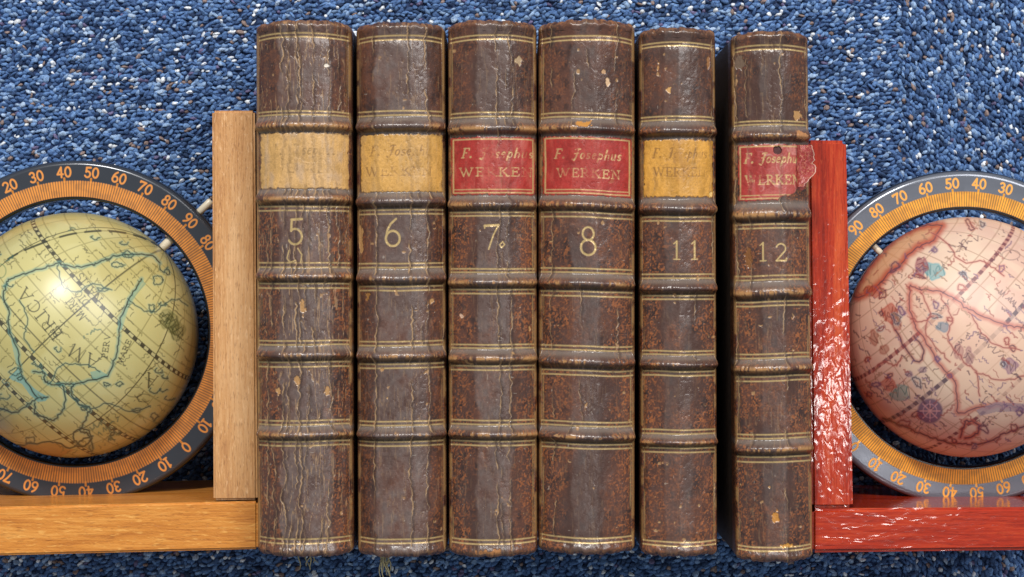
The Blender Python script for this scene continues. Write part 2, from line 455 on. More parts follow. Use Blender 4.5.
# ------------------------------------------------------------------ books
def build_book(B):
    rng = np.random.default_rng(B['seed'])
    zt = B['z']                                  # crest of the spine
    p = mmpp(zt)
    pe = mmpp(zt - .010)
    ycp = (B['top'] + B['bot']) / 2
    Hh = (B['bot'] - B['top'] + 3.4) * p / 2           # half height
    xl, xr = B['x']
    xc = (xl + xr) / 2
    a = (xr - xl) / 2 * pe
    o0 = at(xc, ycp, zt)
    h = a * B.get('bulge', .60)
    root = empty("book", (at(xc, ycp, zt - .008).x, o0.y, 0), B.get('rot', 0))
    tag(root, B['label'], "book", "old leather books in a row")

    # cross section: sides, then a rounded back, flattened into facets between creases
    n = 2.12
    ph = np.linspace(math.pi, 0, 400)
    cs, sn = np.cos(ph), np.sin(ph)
    ax = a * np.sign(cs) * np.abs(cs) ** (2 / n); az = h * np.abs(sn) ** (2 / n)
    drop = .010
    sx = np.concatenate([[-a * .995], ax, [a * .995]]); sz = np.concatenate([[-drop], az, [-drop]])
    arcl = np.concatenate([[0], np.cumsum(np.hypot(np.diff(sx), np.diff(sz)))])
    d = .00021
    nx = int(arcl[-1] / d); s = np.linspace(0, arcl[-1], nx)
    bx = np.interp(s, arcl, sx); bz = np.interp(s, arcl, sz)
    cr = [c for c in B['facets']]
    if cr:
        xs_c = np.array([-.97] + [c * 2 - 1 for c in cr] + [.97]) * a
        zs_c = np.interp(xs_c, bx, bz)
        cz = np.interp(bx, xs_c, zs_c)
        use = (bz > 0) & (np.abs(bx) < .93 * a)
        bz = np.where(use, bz * .62 + cz * .38, bz)
    u = (bx / a + 1) / 2                          # 0..1 across, as seen from above
    # rows
    y_lo, y_hi = -Hh, Hh
    over = .006
    ny = int((2 * Hh + 2 * over) / d)
    q = np.linspace(y_lo - over, y_hi + over, ny)
    r_cap = .0022
    yv = np.clip(q, y_lo + r_cap - r_cap, y_hi)   # clamp, then round over
    dn = np.zeros(ny)
    for sgn in (-1, 1):
        e = (q - y_hi) if sgn > 0 else (y_lo - q)  # distance beyond the end
        t = np.clip((e + r_cap) / (r_cap * math.pi / 2), 0, 1)
        cap = e > -r_cap
        ang = t * math.pi / 2
        yy = (y_hi - r_cap + r_cap * np.sin(ang)) if sgn > 0 else -( -y_lo - r_cap + r_cap * np.sin(ang))
        yv = np.where(cap, yy, yv)
        dn = np.where(cap, -r_cap * (1 - np.cos(ang)) - np.clip(e + r_cap - r_cap * math.pi / 2, 0, None) * .7, dn)
    Y = yv[:, None] * np.ones(nx)[None]
    U = np.ones(ny)[:, None] * u[None]
    def py2y(py): return (ycp - py) * p
    PY = ycp - q / p                               # pixel row of every mesh row

    # normal of the cross section
    tx = np.gradient(bx, s); tz = np.gradient(bz, s)
    nxn, nzn = -tz, tx
    ln = np.hypot(nxn, nzn); nxn /= ln; nzn /= ln
    k = 5
    ker = np.ones(2 * k + 1) / (2 * k + 1)
    nxn = np.convolve(np.pad(nxn, k, 'edge'), ker, 'valid'); nzn = np.convolve(np.pad(nzn, k, 'edge'), ker, 'valid')
    face = sstep(.2, .92, nzn)                   # 0 on the sides, 1 on the back

    noise = lambda gy, gx, o=4, g=.5: fbm(ny, nx, gy, gx, rng, o, g)
    hmm, wmm = 2 * Hh * 1000, arcl[-1] * 1000
    warp = (noise(hmm / 9, 3, 3) - .5)             # slow wandering of cracks
    warp2 = (noise(hmm / 2.2, wmm / 4, 2) - .5)
    tilt = B.get('tilt', 0)
    PYg = PY[:, None] + tilt * (U - .5) + (noise(3, 3, 2) - .5) * 2.6

    # ---- relief and colour
    hgt = np.zeros((ny, nx))
    big = noise(hmm / 16, wmm / 9, 4); mid = noise(hmm / 4, wmm / 3.2, 4); fine = noise(hmm / .9, wmm / .9, 2)
    tiny = rng.random((ny, nx))
    C = np.ones((ny, nx, 3)) * lin(73, 49, 41)
    C = mixc(C, lin(92, 58, 45), sstep(.35, .7, big) * .9)
    C = mixc(C, lin(40, 27, 26), sstep(.5, .75, mid) * .7)
    rough = .32 + .16 * (mid - .5) + .12 * (big - .5)
    # sprinkled mottling, mostly towards the sides
    side = np.clip(sstep(.16, .36, np.abs(U - .5) + (mid - .5) * .35) * B['mottle_side'] + B['mottle_mid'] * sstep(.4, .62, big), 0, 1)
    vein = 1 - np.abs(noise(hmm / 1.5, wmm / 1.5, 3, .65) - .5) * 2
    side = side * (1 - .6 * (PYg < B['bands'][0][0]))
    dots = sstep(.84, .97, vein) * sstep(.35, .6, fine) * side
    C = mixc(C, lin(158, 94, 50), np.clip(dots * .75, 0, 1))
    spk = sstep(.62, .78, noise(hmm / .55, wmm / .55, 1)) * sstep(.4, .62, noise(hmm / 5, wmm / 4, 3) + side * .18)
    C = mixc(C, lin(166, 98, 52), np.clip(spk * side * .7, 0, 1))
    C = mixc(C, lin(98, 58, 42), side * sstep(.45, .7, fine) * .45)
    # grey rubbed zone on the flattest part, with the leather's sheen painted in
    g0, g1 = B['grey']
    edge = warp * .10 + warp2 * .035
    grey = sstep(g0 - .02, g0 + .02, U + edge) * (1 - sstep(g1 - .022, g1 + .022, U + edge * .8))
    grey *= np.clip(.62 + (mid - .5) * 1.3 + (fine - .5) * .6, 0, 1)
    C = mixc(C, lin(118, 102, 96), grey * B['grey_amt'] * .95)
    C = mixc(C, lin(80, 62, 58), sstep(.55, .8, noise(hmm / 6, wmm / 5, 4)) * .35)
    rough = rough - grey * .05

    inband = np.zeros((ny, nx))
    ids = np.zeros((ny, nx), int)
    ridges = []
    for bi, bd in enumerate(B['bands']):
        y0, y1 = bd                                # inner limits of the raised band in pixel rows
        c, hwid = (y0 + y1) / 2, (y1 - y0) / 2 + 1.0
        c2 = c + hwid * .18
        dy_ = PYg - c2
        w = np.clip(np.where(dy_ < 0, dy_ / (hwid * 1.08), dy_ / (hwid * .70)), -1, 1)
        prof = np.cos(w * math.pi / 2) ** 1.5
        hgt += prof * .0029
        inband = np.maximum(inband, (np.abs(PYg - c) < hwid) * 1.0)
        ridges.append((c, hwid))
        ids[(np.abs(PYg - c) < hwid - .6)] = bi + 1
        # worn fibres on the ridge, shadow at the foot of the band painted into the colour
        fib = noise(hmm / 5, wmm / .55, 2)
        fib2 = noise(hmm / 1.2, wmm / .9, 2)
        wear = (np.exp(-((PYg - c2 - .3) / (hwid * .30)) ** 2) * sstep(.5, .66, fib * .45 + fib2 * .35 + .2 * mid + (B['band_wear'] - .5) + (big - .5) * .7))
        C = mixc(C, lin(116, 104, 96), np.exp(-((PYg - c + hwid * .66) / (hwid * .36)) ** 2) * .8)  # lit upper slope of the band, painted as paler grey
        C = mixc(C, lin(184, 136, 84), np.clip(wear, 0, 1) * .85)
        C = mixc(C, lin(30, 22, 20), np.exp(-((PYg - c2 - hwid * .56) / (hwid * .24)) ** 2) * sstep(.2, .45, fib) * .9)  # painted shadow below the ridge
        hgt -= wear * .00022
        hgt += (fib - .5) * .00035 * prof
        rough = rough * (1 - .25 * prof) + .25 * prof * .3

    # ---- title label
    ly0, ly1 = B['lab'][0], B['lab'][1]
    lu0, lu1 = B['lab'][2], B['lab'][3]
    je = (warp2 * .02 + (fine - .5) * .02)
    lab = (sstep(ly0 - .5, ly0 + .9, PYg + (fine - .5) * 3) * (1 - sstep(ly1 - .9, ly1 + .5, PYg + (fine - .5) * 3))
           * sstep(lu0 - .008, lu0 + .012, U + je) * (1 - sstep(lu1 - .012, lu1 + .008, U + je)))
    if B.get('torn'):
        # lower right corner broken off
        tear = sstep(.0, .03, (U - .66) * .9 + (PYg - 190) / 46 + (mid - .5) * .22 - .16) * (PYg > 172)
        lab *= 1 - tear
        hole = np.hypot((U - .56) * 77, PYg - 151) < 4.2 + (fine - .5) * 2
    rimv = np.maximum(np.exp(-((PYg - ly0 + 1.6) / 1.6) ** 2), np.exp(-((PYg - ly1 - 1.6) / 1.6) ** 2))
    C = mixc(C, lin(112, 100, 92), rimv * sstep(lu0 - .03, lu0, U) * .55)
    LC = np.ones((ny, nx, 3)) * np.asarray(B['lab_col'])
    LC *= (1 + .5 * (mid - .5) + .45 * (fine - .5) + .3 * (big - .5))[..., None]
    LC = mixc(LC, B['lab_wear'], sstep(.5, .74, noise(hmm / 12, wmm / 2, 4) * .6 + .4 * mid) * B['lab_wear_amt'])
    if B.get('torn'):
        v2_ = 1 - np.abs(noise(hmm / 7, wmm / 7, 3) - .5) * 2
        LC = mixc(LC, lin(206, 150, 140), sstep(.93, .985, v2_) * sstep(.3, .45, U) * .8)
        LC = mixc(LC, lin(176, 88, 80), sstep(.35, .6, U + (mid - .5) * .5) * .55)
    LC = mixc(LC, np.asarray(B['lab_wear']) * 1.0, grey * .32 * B['grey_amt'])
    LC = mixc(LC, lin(70, 40, 30), sstep(.66, .8, fine) * .28)
    C = C * (1 - lab[..., None]) + LC * lab[..., None]
    rough = rough * (1 - lab) + (.46 + .2 * (fine - .5)) * lab
    hgt += lab * .00022
    ids[(lab > .5) & (ids == 0)] = 6

    # ---- gilt: rules, lettering, number
    gilt = np.zeros((ny, nx))
    S2 = (s - arcl[-1] / 2)[None, :] * np.ones((ny, 1)) / p    # arc position in pixels from the middle of the spine
    XP = (bx / p)[None, :] * np.ones((ny, 1))                  # seen position in pixels from the middle
    def rule(py, w=1.15, amt=1.0, e0=.02, e1=.98):
        m = 1 - sstep(w / 2 - .35, w / 2 + .45, np.abs(PYg - py))
        return m * amt * sstep(e0 - .01, e0 + .01, U) * (1 - sstep(e1 - .01, e1 + .01, U))
    for py in B['rules']:
        gilt = np.maximum(gilt, rule(py, 1.3))
    vr = np.maximum(1 - sstep(.004, .011, np.abs(U - .052)), 1 - sstep(.004, .011, np.abs(U - .948))) * (1 - inband) * (1 - lab)
    gilt = np.maximum(gilt, vr * B.get('side_rule', .12) * sstep(.4, .6, big) * (PYg > B['rules'][1]) * (PYg < B['rules'][-2]))
    keep = np.clip(sstep(.22, .5, noise(hmm / 7, wmm / 3, 4) * .55 + fine * .45 + .12), 0, 1)
    gilt *= keep
    def draw(strokes, target):
        for pts, w in strokes:
            xs_ = [q_[0] for q_ in pts]; ys_ = [q_[1] for q_ in pts]
            c0, c1 = np.searchsorted(bx / p, [min(xs_) - 2, max(xs_) + 2])
            rsel = np.where((PY > ycp - max(ys_) - 5) & (PY < ycp - min(ys_) + 5))[0]
            if len(rsel) == 0 or c1 <= c0: continue
            r0, r1 = rsel[0], rsel[-1] + 1
            m = seg_mask(XP[r0:r1, c0:c1], ycp - PYg[r0:r1, c0:c1], pts, max(w, .95), .8)
            target[r0:r1, c0:c1] = np.maximum(target[r0:r1, c0:c1], m)
    num = np.zeros((ny, nx))
    for (t_, x_, y_, h_) in B['number']:
        draw(text_strokes(t_, x_ - xc, ycp - y_, h_, weight=.085), num)
    for pl_ in B.get('extra', []):
        draw([([(x_ - xc, ycp - y_) for x_, y_ in pl_], 1.0)], num)
    nbox = np.zeros((ny, nx))
    for (t_, x_, y_, h_) in B['number']:
        nbox = np.maximum(nbox, 1 - sstep(.75, 1.1, np.maximum(np.abs(XP - (x_ - xc)) / (h_ * .55), np.abs(PYg - y_) / (h_ * .62))))
    gilt = np.maximum(gilt, num * np.clip(.72 + keep, 0, 1))
    tx_ = np.zeros((ny, nx))
    for (t_, x_, y_, h_, w_, sh_) in B['title']:
        draw(text_strokes(t_, x_ - xc, ycp - y_, h_, width=w_, shear=sh_, weight=.17, gap=B.get('gap', .14)), tx_)
    fadenoise = np.clip(sstep(.2, .52, noise(hmm / 6, wmm / 5, 3) * .5 + fine * .5 + B['title_amt'] - .5), 0, 1)
    tx_ *= fadenoise * lab * (1 - B.get('streak', 0) * sstep(.48, .62, noise(2, wmm / 2.6, 2)))
    lborder = np.zeros((ny, nx))
    if B.get('lab_border'):
        for (py, w_) in ((ly0 + 2.0, 1.2), (ly1 - 2.2, 1.2), (ly1 - 5.5, .8)):
            lborder = np.maximum(lborder, rule(py, w_, 1, lu0 + .02, lu1 - .02))
        for uu in (lu0 + .025, lu1 - .025):
            lborder = np.maximum(lborder, (1 - sstep(.004, .012, np.abs(U - uu))) * (PYg > ly0 + 2) * (PYg < ly1 - 2))
        lborder *= keep * lab
    gold = lin(208, 178, 122)
    C = mixc(C, gold, np.clip(gilt, 0, 1) * .88)
    if B.get('lab_border'):
        C = mixc(C, gold, np.clip(np.maximum(lborder, tx_), 0, 1) * .85)
        gilt = np.maximum(gilt, np.maximum(lborder, tx_) * .7)
    else:
        C = mixc(C, np.asarray(B['lab_ink']), np.clip(tx_, 0, 1) * .7)
    hgt -= np.clip(num + tx_ + gilt * .6, 0, 1) * .00006
    rough = rough * (1 - .5 * gilt) + .5 * gilt * .36

    # ---- cracks: wandering vertical splits showing pale fibres
    crk = np.zeros((ny, nx)); lipm = np.zeros((ny, nx))
    panels = [B['top'] - 8] + [r[0] for r in ridges] + [B['bot'] + 8]
    for pi in range(len(panels) - 1):
        pa, pb = panels[pi], panels[pi + 1]
        inpan = sstep(pa, pa + 3, PY) * (1 - sstep(pb - 3, pb, PY))
        for (cu, amt, wpx) in B['cracks']:
            if rng.random() > amt * 1.25: continue
            off = rng.normal(0, .012)
            wand = warp[:, max(0, min(nx - 1, int(cu * nx)))] * .07 + warp2[:, max(0, min(nx - 1, int(cu * nx)))] * .028
            wand = wand + np.interp(PY, np.sort(PY)[::12], np.cumsum(rng.normal(0, .0016, len(PY[::12]))))
            pos = cu + off + wand + (vnoise(ny, 1, hmm / 1.3, 1, rng)[:, 0] - .5) * .016 + (vnoise(ny, 1, hmm / .5, 1, rng)[:, 0] - .5) * .007
            wid = .72 * wpx * np.clip(.1 + 1.7 * vnoise(ny, 1, hmm / 2.4, 1, rng)[:, 0] - .35, .1, 2)
            brk = sstep(.30, .52, vnoise(ny, 1, hmm / 7, 1, rng)[:, 0] + (amt - .5) * .55)
            dpx = np.abs(U - pos[:, None]) * (xr - xl)
            m = (1 - sstep(wid[:, None] / 2 - .3, wid[:, None] / 2 + .4, dpx)) * (brk * inpan)[:, None]
            m = m * (1 - .65 * lab) * (1 - .75 * num) * (1 - .6 * nbox)
            crk = np.maximum(crk, m)
            lipm = np.maximum(lipm, (1 - sstep(.8, 2.6, np.abs(U - pos[:, None] - .014) * (xr - xl))) * (brk * inpan)[:, None] * (1 - .6 * lab))
    wr = 1 - np.abs(noise(hmm / 16, wmm / 1.5, 3, .55) - .5) * 2
    wrk = sstep(.945, .985, wr) * sstep(.42, .6, noise(hmm / 8, wmm / 6, 3) + .06 * B.get('wrinkle', 1) + .1 * (grey > .2)) * (1 - .7 * lab) * (1 - .8 * num) * min(1, .42 * B.get('wrinkle', 1) - .08) * (1 - nbox)
    C = mixc(C, lin(170, 136, 98), wrk * .65); hgt -= wrk * .00012
    C = mixc(C, lin(58, 42, 36), lipm * .55)
    C = mixc(C, lin(176, 142, 102), crk * .74)
    rough += crk * .3
    hgt += -crk * .00022 + lipm * .00005
    C = mixc(C, gold, num * np.clip(.5 + keep, 0, 1) * .75)
    # chips, small scuffs
    chips = sstep(.82, .88, noise(hmm / 3.0, wmm / 3.0, 2)) * sstep(.5, .6, noise(hmm / 1.4, wmm / 1.6, 2)) * (1 - .7 * lab)
    C = mixc(C, lin(176, 136, 92), chips * .75); hgt -= chips * .00015
    specks = (noise(hmm / 1.1, wmm / 1.1, 1) > .975) * (1 - .6 * lab)
    C = mixc(C, lin(206, 196, 180), specks * .3)
    for (cu, cpy, ru, rpy, col) in B.get('patches', []):
        dd = np.hypot((U - cu) / ru, (PY[:, None] - cpy) / rpy) + (mid - .5) * 1.8 + (fine - .5) * 1.1
        m = 1 - sstep(.72, .9, dd)
        C = mixc(C, col, m * .9); hgt -= m * .00018
    # worn joints and ends
    joint = np.maximum(np.exp(-((U - .022) / .013) ** 2), np.exp(-((U - .978) / .013) ** 2)) * sstep(.38, .6, noise(hmm / 5, 4, 4) + .04)
    C = mixc(C, lin(170, 132, 84), joint * .8)
    hgt -= joint * .0002
    endd = np.minimum(q[:, None] - y_lo, y_hi - q[:, None]) * 1000 + (fine - .5) * 2.4 + (mid - .5) * 3.5
    endw = 1 - sstep(.0, 3.2, endd)
    C = mixc(C, lin(150, 104, 62), endw * sstep(.34, .6, fine * .6 + mid * .4) * .8)
    C = mixc(C, lin(60, 40, 30), endw * sstep(.5, .7, noise(hmm / 3, wmm / .8, 2)) * .6)
    # head and tail cap rolls with a shallow neck under them
    em = np.minimum(q - y_lo, y_hi - q) * 1000
    hgt += (np.exp(-((em - 2.2) / 1.6) ** 2) * .0007 - np.exp(-((em - 6.5) / 1.6) ** 2) * .00035)[:, None]
    # leather unevenness
    hgt += (mid - .5) * .00022 + (big - .5) * .0009 + (fine - .5) * .00007 + (noise(hmm / 12, wmm / 1.8, 3) - .5) * .00016 * B.get('wrinkle', 1)
    hgt += (grey > .4) * .00005
    if B.get('torn'):
        C = mixc(C, lin(60, 18, 18), hole * .95); hgt -= hole * .0006

    offs = hgt * face[None, :] + dn[:, None]
    VX = bx[None, :] + nxn[None, :] * offs
    VZ = (zt - h) + bz[None, :] + nzn[None, :] * offs
    bowed = np.abs(2 * u - 1) ** 3.0
    wob_ = lambda e_, L_: np.exp(-np.clip(e_, 0, None) / L_)
    Y = Y - (wob_(y_hi - q, .022)[:, None] * .0013 - wob_(q - y_lo, .008)[:, None] * .0010) * bowed[None, :]
    ragged = (noise(2, wmm / 2.2, 3)[ny // 2] - .5) * .0012
    VY = Y + ragged[None, :] * (np.abs(Y) > Hh - .004) * np.sign(Y)
    V = np.stack([VX, VY, VZ], -1)
    # vertex normals from the full grid, so the parts join without seams
    du = np.gradient(V, axis=1); dv = np.gradient(V, axis=0)
    NN = np.cross(du, dv); NN /= np.linalg.norm(NN, axis=-1, keepdims=True) + 1e-12
    idx = np.arange(ny * nx).reshape(ny, nx)
    Q = np.stack([idx[:-1, :-1], idx[:-1, 1:], idx[1:, 1:], idx[1:, :-1]], -1).reshape(-1, 4)
    qid = ids[:-1, :-1].ravel()
    Vf, Nf, Cf = V.reshape(-1, 3), NN.reshape(-1, 3), np.clip(C.reshape(-1, 3), .004, .85)
    Mf = np.stack([np.clip(rough, .15, .9).ravel(), np.clip(gilt, 0, 1).ravel(), np.zeros(ny * nx)], -1)
    for part in range(0, 7):
        F = Q[qid == part]
        if len(F) == 0: continue
        uq, inv = np.unique(F, return_inverse=True)
        nm = "spine" if part == 0 else ("title_label" if part == 6 else "raised_band")
        me = mesh_np(nm, Vf[uq], inv.reshape(-1, 4), None, cols=Cf[uq], mask=Mf[uq], normals=Nf[uq])
        ob = link(nm, me, M_LEATHER, root)
        if part == 6: ob["label"] = B['lab_text']
    # boards and page block
    def slab(nm, x0, x1, z0, z1, hy, mat, bev):
        bm = bmesh.new()
        bmesh.ops.create_cube(bm, size=1)
        for v in bm.verts:
            v.co = Vector(((x0 + x1) / 2 + v.co.x * (x1 - x0), v.co.y * 2 * hy, (z0 + z1) / 2 + v.co.z * (z1 - z0)))
        bmesh.ops.bevel(bm, geom=bm.edges[:], offset=bev, segments=2, affect='EDGES')
        me = bpy.data.meshes.new(nm); bm.to_mesh(me); bm.free()
        return link(nm, me, mat, root)
    ztb = zt - h - .002
    slab("board", -a + .0004, -a + .0032, .0002, ztb, Hh - .0015, M_BOARD, .0006)
    slab("board", a - .0032, a - .0004, .0002, ztb, Hh - .0015, M_BOARD, .0006)
    slab("page_block", -a + .0034, a - .0034, .004, zt - h - .001, Hh - .0045, M_PAGES, .0012)
    return root, xc, ycp, a


RED = lin(160, 42, 34); GOLD = lin(205, 172, 108)
TAN = lin(180, 136, 86)
BOOKS = [
 dict(seed=5, x=(256.5, 352.5), top=21, bot=556, z=.125, rot=.0035, tilt=0,
      label="book with a bleached nearly blank beige title panel, beside the honey wood board", facets=[.22, .5, .78],
      rules=[33, 36.7, 111, 114.5, 206, 210, 262.5, 267, 283.5, 288, 341, 345, 362.5, 367, 421, 425, 442, 446, 539.5, 544],
      bands=[(116, 132), (189, 205), (268, 282.5), (346.5, 361.5), (426.5, 441)],
      lab=(132.5, 188, .06, .965), lab_col=lin(200, 156, 94), lab_wear=lin(176, 148, 120), lab_wear_amt=.7, lab_ink=lin(140, 108, 62),
      lab_text="bleached beige title label with almost vanished lettering",
      number=[("5", 298, 231, 26)], extra=[[(291, 250), (289, 258), (292, 262), (298, 260)], [(300, 248), (304, 254), (303, 262)]],
      title=[("F. Josephus", 306, 149, 10, 62, .25), ("WERKEN", 306, 168, 9, 62, 0)], title_amt=.30, mottle_side=.8, mottle_mid=.12,
      grey=(.27, .80), grey_amt=.75, band_wear=.56, wrinkle=2.2,
      cracks=[(.12, .6, 1.1), (.19, .6, 1.2), (.30, .75, 1.2), (.36, .6, 1.0), (.43, .8, 1.5), (.48, .7, 1.3), (.55, .6, 1.0), (.61, .6, 1.2), (.68, .55, 1.0), (.76, .8, 1.3), (.86, .4, .9)],
      patches=[(.5, 308, .03, 9, TAN), (.44, 380, .025, 4, TAN), (.75, 391, .03, 6, TAN), (.24, 391, .03, 4, TAN), (.75, 65, .03, 2, lin(225, 215, 200))]),
 dict(seed=6, x=(357, 446), top=23, bot=556, z=.124, rot=.003, tilt=0,
      label="book with a golden tan title panel and number 6 beside a torn leather edge", facets=[.22, .62, .80],
      rules=[35, 39, 110, 114.3, 209.5, 213.5, 263, 267, 286, 290, 341, 345, 363.5, 367.5, 421, 425, 441.5, 445.5, 539.5, 543.5],
      bands=[(116, 132), (192, 208), (268.5, 285), (346.5, 362), (426.5, 440.5)],
      lab=(133.5, 191.5, .06, .965), lab_col=lin(202, 152, 76), lab_wear=lin(176, 140, 92), lab_wear_amt=.55, lab_ink=lin(120, 82, 44),
      lab_text="golden tan title label with faint darkened lettering",
      number=[("6", 394, 232, 27)],
      title=[("F. Josephus", 404, 150, 10, 66, .25), ("WERKEN", 400, 171, 8.5, 66, 0)], title_amt=.44, mottle_side=.45, mottle_mid=.05,
      grey=(.22, .80), grey_amt=.72, band_wear=.46, wrinkle=1,
      cracks=[(.215, .85, 1.4), (.60, .85, 1.5), (.80, .9, 1.5), (.70, .35, .9), (.97, .4, 1)],
      patches=[(.045, 236, .035, 17, TAN), (.13, 297, .03, 5, lin(150, 104, 52)), (.84, 301, .03, 3, TAN), (.30, 370, .03, 3, TAN), (.35, 398, .02, 2.5, lin(176, 136, 88))]),
 dict(seed=7, side_rule=.4, x=(448.5, 537), top=21, bot=556, z=.1255, rot=.002, tilt=0,
      label="book with a red title panel streaked by pale vertical scratches, number 7", facets=[.33, .68],
      rules=[35, 39, 112, 116, 211.5, 215, 268.5, 272, 289.5, 293.5, 345, 348.5, 366.5, 370.5, 421, 425, 442, 446, 541, 545],
      bands=[(118, 135), (195, 210), (273.5, 288.5), (350, 365.5), (426.5, 441)],
      lab=(136.5, 194, .04, .975), lab_col=RED, lab_wear=lin(184, 108, 92), lab_wear_amt=.45, lab_ink=GOLD, lab_border=True,
      lab_text="red title label with pale vertical streaks and spaced gilt letters",
      number=[("7", 492, 236, 25)], extra=[[(501, 243), (503, 241), (505, 244), (502, 247), (500, 244)]], gap=.2,
      title=[("F. Josephus", 497, 152, 9.2, 70, .25), ("WERKEN", 496, 171, 8.2, 72, 0)], title_amt=.46, streak=.85, mottle_side=.95, mottle_mid=.25,
      grey=(.33, .70), grey_amt=.66, band_wear=.60, wrinkle=.8,
      cracks=[(.55, .75, 1.2), (.69, .7, 1.1), (.61, .3, .7)],
      patches=[(.80, 60, .05, 5, lin(176, 150, 116)), (.91, 330, .02, 5, TAN), (.155, 316, .025, 2.5, lin(200, 165, 140)), (.5, 555, .18, 6, lin(176, 120, 70))]),
 dict(seed=8, side_rule=.4, x=(538.5, 635), top=20.5, bot=553.5, z=.1255, rot=0, tilt=-2,
      label="book with the clearest lettered red title panel and number 8", facets=[.34, .60],
      rules=[36, 40, 113, 117, 212.5, 217, 268.5, 272.5, 291.5, 296, 346, 350, 370.5, 375, 422, 426, 444.5, 448.5, 538.5, 543],
      bands=[(119, 135), (196, 211.5), (274, 290), (351.5, 369), (427.5, 443.5)],
      lab=(136.5, 195.5, .05, .96), lab_col=RED, lab_wear=lin(170, 84, 66), lab_wear_amt=.35, lab_ink=GOLD, lab_border=True,
      lab_text="red title label with clear gilt lettering and gilt frame",
      number=[("8", 587.5, 241, 28)],
      title=[("F. Josephus", 587, 154, 9.2, 66, .25), ("WERKEN", 588, 173, 8.2, 63, 0)], gap=.18, streak=.7, title_amt=.46, mottle_side=.95, mottle_mid=.35,
      grey=(.34, .62), grey_amt=.42, band_wear=.46, wrinkle=.6,
      cracks=[(.14, .35, .9), (.345, .3, .7), (.46, .25, .7), (.80, .45, .9)],
      patches=[(.71, 80, .02, 4, lin(214, 178, 140)), (.67, 71, .02, 2.5, lin(190, 150, 110)), (.46, 124, .09, 4, lin(190, 130, 56))]),
 dict(seed=11, side_rule=.4, x=(639.5, 716), top=28, bot=556, z=.122, rot=.004, tilt=0,
      label="book with a spotted amber title panel and gilt number 11", facets=[.5],
      rules=[41.5, 45, 116, 119.5, 217, 221, 274, 278, 295.5, 299, 351, 354.5, 371.5, 375.5, 430, 434, 448.5, 452.5, 543, 547],
      bands=[(121, 137.5), (199, 216), (279.5, 294.5), (356, 370.5), (435.5, 447.5)],
      lab=(139.5, 197, .06, .955), lab_col=lin(204, 148, 62), lab_wear=lin(160, 112, 52), lab_wear_amt=.6, lab_ink=lin(118, 78, 36),
      lab_text="spotted amber title label with faded lettering",
      number=[("1", 675, 250, 18), ("1", 693, 250, 18)],
      title=[("F. Josephus", 679, 153, 9.5, 54, .25), ("WERKEN", 679, 172, 8.5, 52, 0)], title_amt=.42, mottle_side=1, mottle_mid=.5,
      grey=(.30, .66), grey_amt=.36, band_wear=.44, wrinkle=.5,
      cracks=[(.17, .3, .8), (.70, .3, .8), (.95, .5, .9)],
      patches=[(.37, 90, .04, 4, lin(206, 160, 100)), (.24, 66, .02, 6, lin(176, 128, 76)), (.90, 60, .02, 6, lin(150, 104, 64)), (.92, 192, .04, 4, lin(226, 190, 120))]),
 dict(seed=12, side_rule=.4, x=(733, 810), top=32, bot=561, z=.123, rot=.0095, tilt=0,
      label="leaning book at the end of the row with a torn red title panel, number 12", facets=[.62],
      rules=[45, 49, 121, 124.5, 224.5, 228.5, 276, 280, 302, 306, 354, 358, 376.5, 381, 434.5, 438.5, 457, 462, 547.5, 551],
      bands=[(126, 142.5), (203, 223.5), (281.5, 301), (359.5, 375.5), (440, 456)],
      lab=(144.5, 201, .075, .99), lab_col=lin(156, 44, 38), lab_wear=lin(184, 98, 92), lab_wear_amt=.8, lab_ink=GOLD, lab_border=True, torn=True,
      lab_text="torn crackled red title label with a hole and a broken corner",
      number=[("1", 761, 252, 18), ("2", 779, 253, 18)],
      title=[("F. Josephus", 772, 158, 9.5, 56, .25), ("WERKEN", 772, 180, 9, 54, 0)], title_amt=.42, mottle_side=1, mottle_mid=.45,
      grey=(.36, .66), grey_amt=.40, band_wear=.56, wrinkle=.9,
      cracks=[(.62, .65, 1.0), (.20, .3, .8), (.05, .6, .9), (.95, .4, .8)],
      patches=[(.84, 115, .05, 5, TAN), (.84, 134, .10, 4, lin(176, 124, 80)), (.20, 257, .06, 10, lin(128, 82, 40)), (.42, 487, .03, 3, TAN), (.5, 516, .05, 6, lin(190, 130, 56)), (.66, 546, .16, 3, lin(196, 140, 60)), (.1, 60, .05, 7, lin(108, 88, 72))]),
]
roots = {}
for B in BOOKS:
    roots[B['seed']] = build_book(B)


def strand_tuft(parent, x, y, z, n, length, spread, seed):
    """frayed ends of the cords the tail is sewn on"""
    rng = random.Random(seed)
    bm = bmesh.new()
    for i in range(n):
        px = x + rng.uniform(-spread, spread); pz = z + rng.uniform(-.0015, .0015)
        dx = rng.uniform(-.0016, .0016); pts = []
        L = length * rng.uniform(.6, 1.1)
        for k in range(6):
            t = k / 5
            pts.append(Vector((px + dx * t + .0006 * math.sin(5 * t + i), y - L * t, pz - .0025 * t * t)))
        prev = None
        for k, pt in enumerate(pts):
            r = .00034 * (1 - .55 * k / 5)
            ring = [bm.verts.new(pt + Vector((r * math.cos(q), 0, r * math.sin(q)))) for q in (0, 1.57, 3.14, 4.71)]
            if prev:
                for j in range(4): bm.faces.new((prev[j], prev[(j + 1) % 4], ring[(j + 1) % 4], ring[j]))
            prev = ring
    me = bpy.data.meshes.new("frayed_cord"); bm.to_mesh(me); bm.free()
    for pl in me.polygons: pl.use_smooth = True
    return link("frayed_cord", me, M_CORD, parent)


def hang(seed, px, n, length, spread, dz):
    r, xc, ycp, a = roots[seed]
    B = [b for b in BOOKS if b['seed'] == seed][0]
    q = at(px, B['bot'] - 3, B['z'] - dz)
    strand_tuft(r, q.x - r.location.x, q.y - r.location.y, B['z'] - dz, n, length, spread, seed)


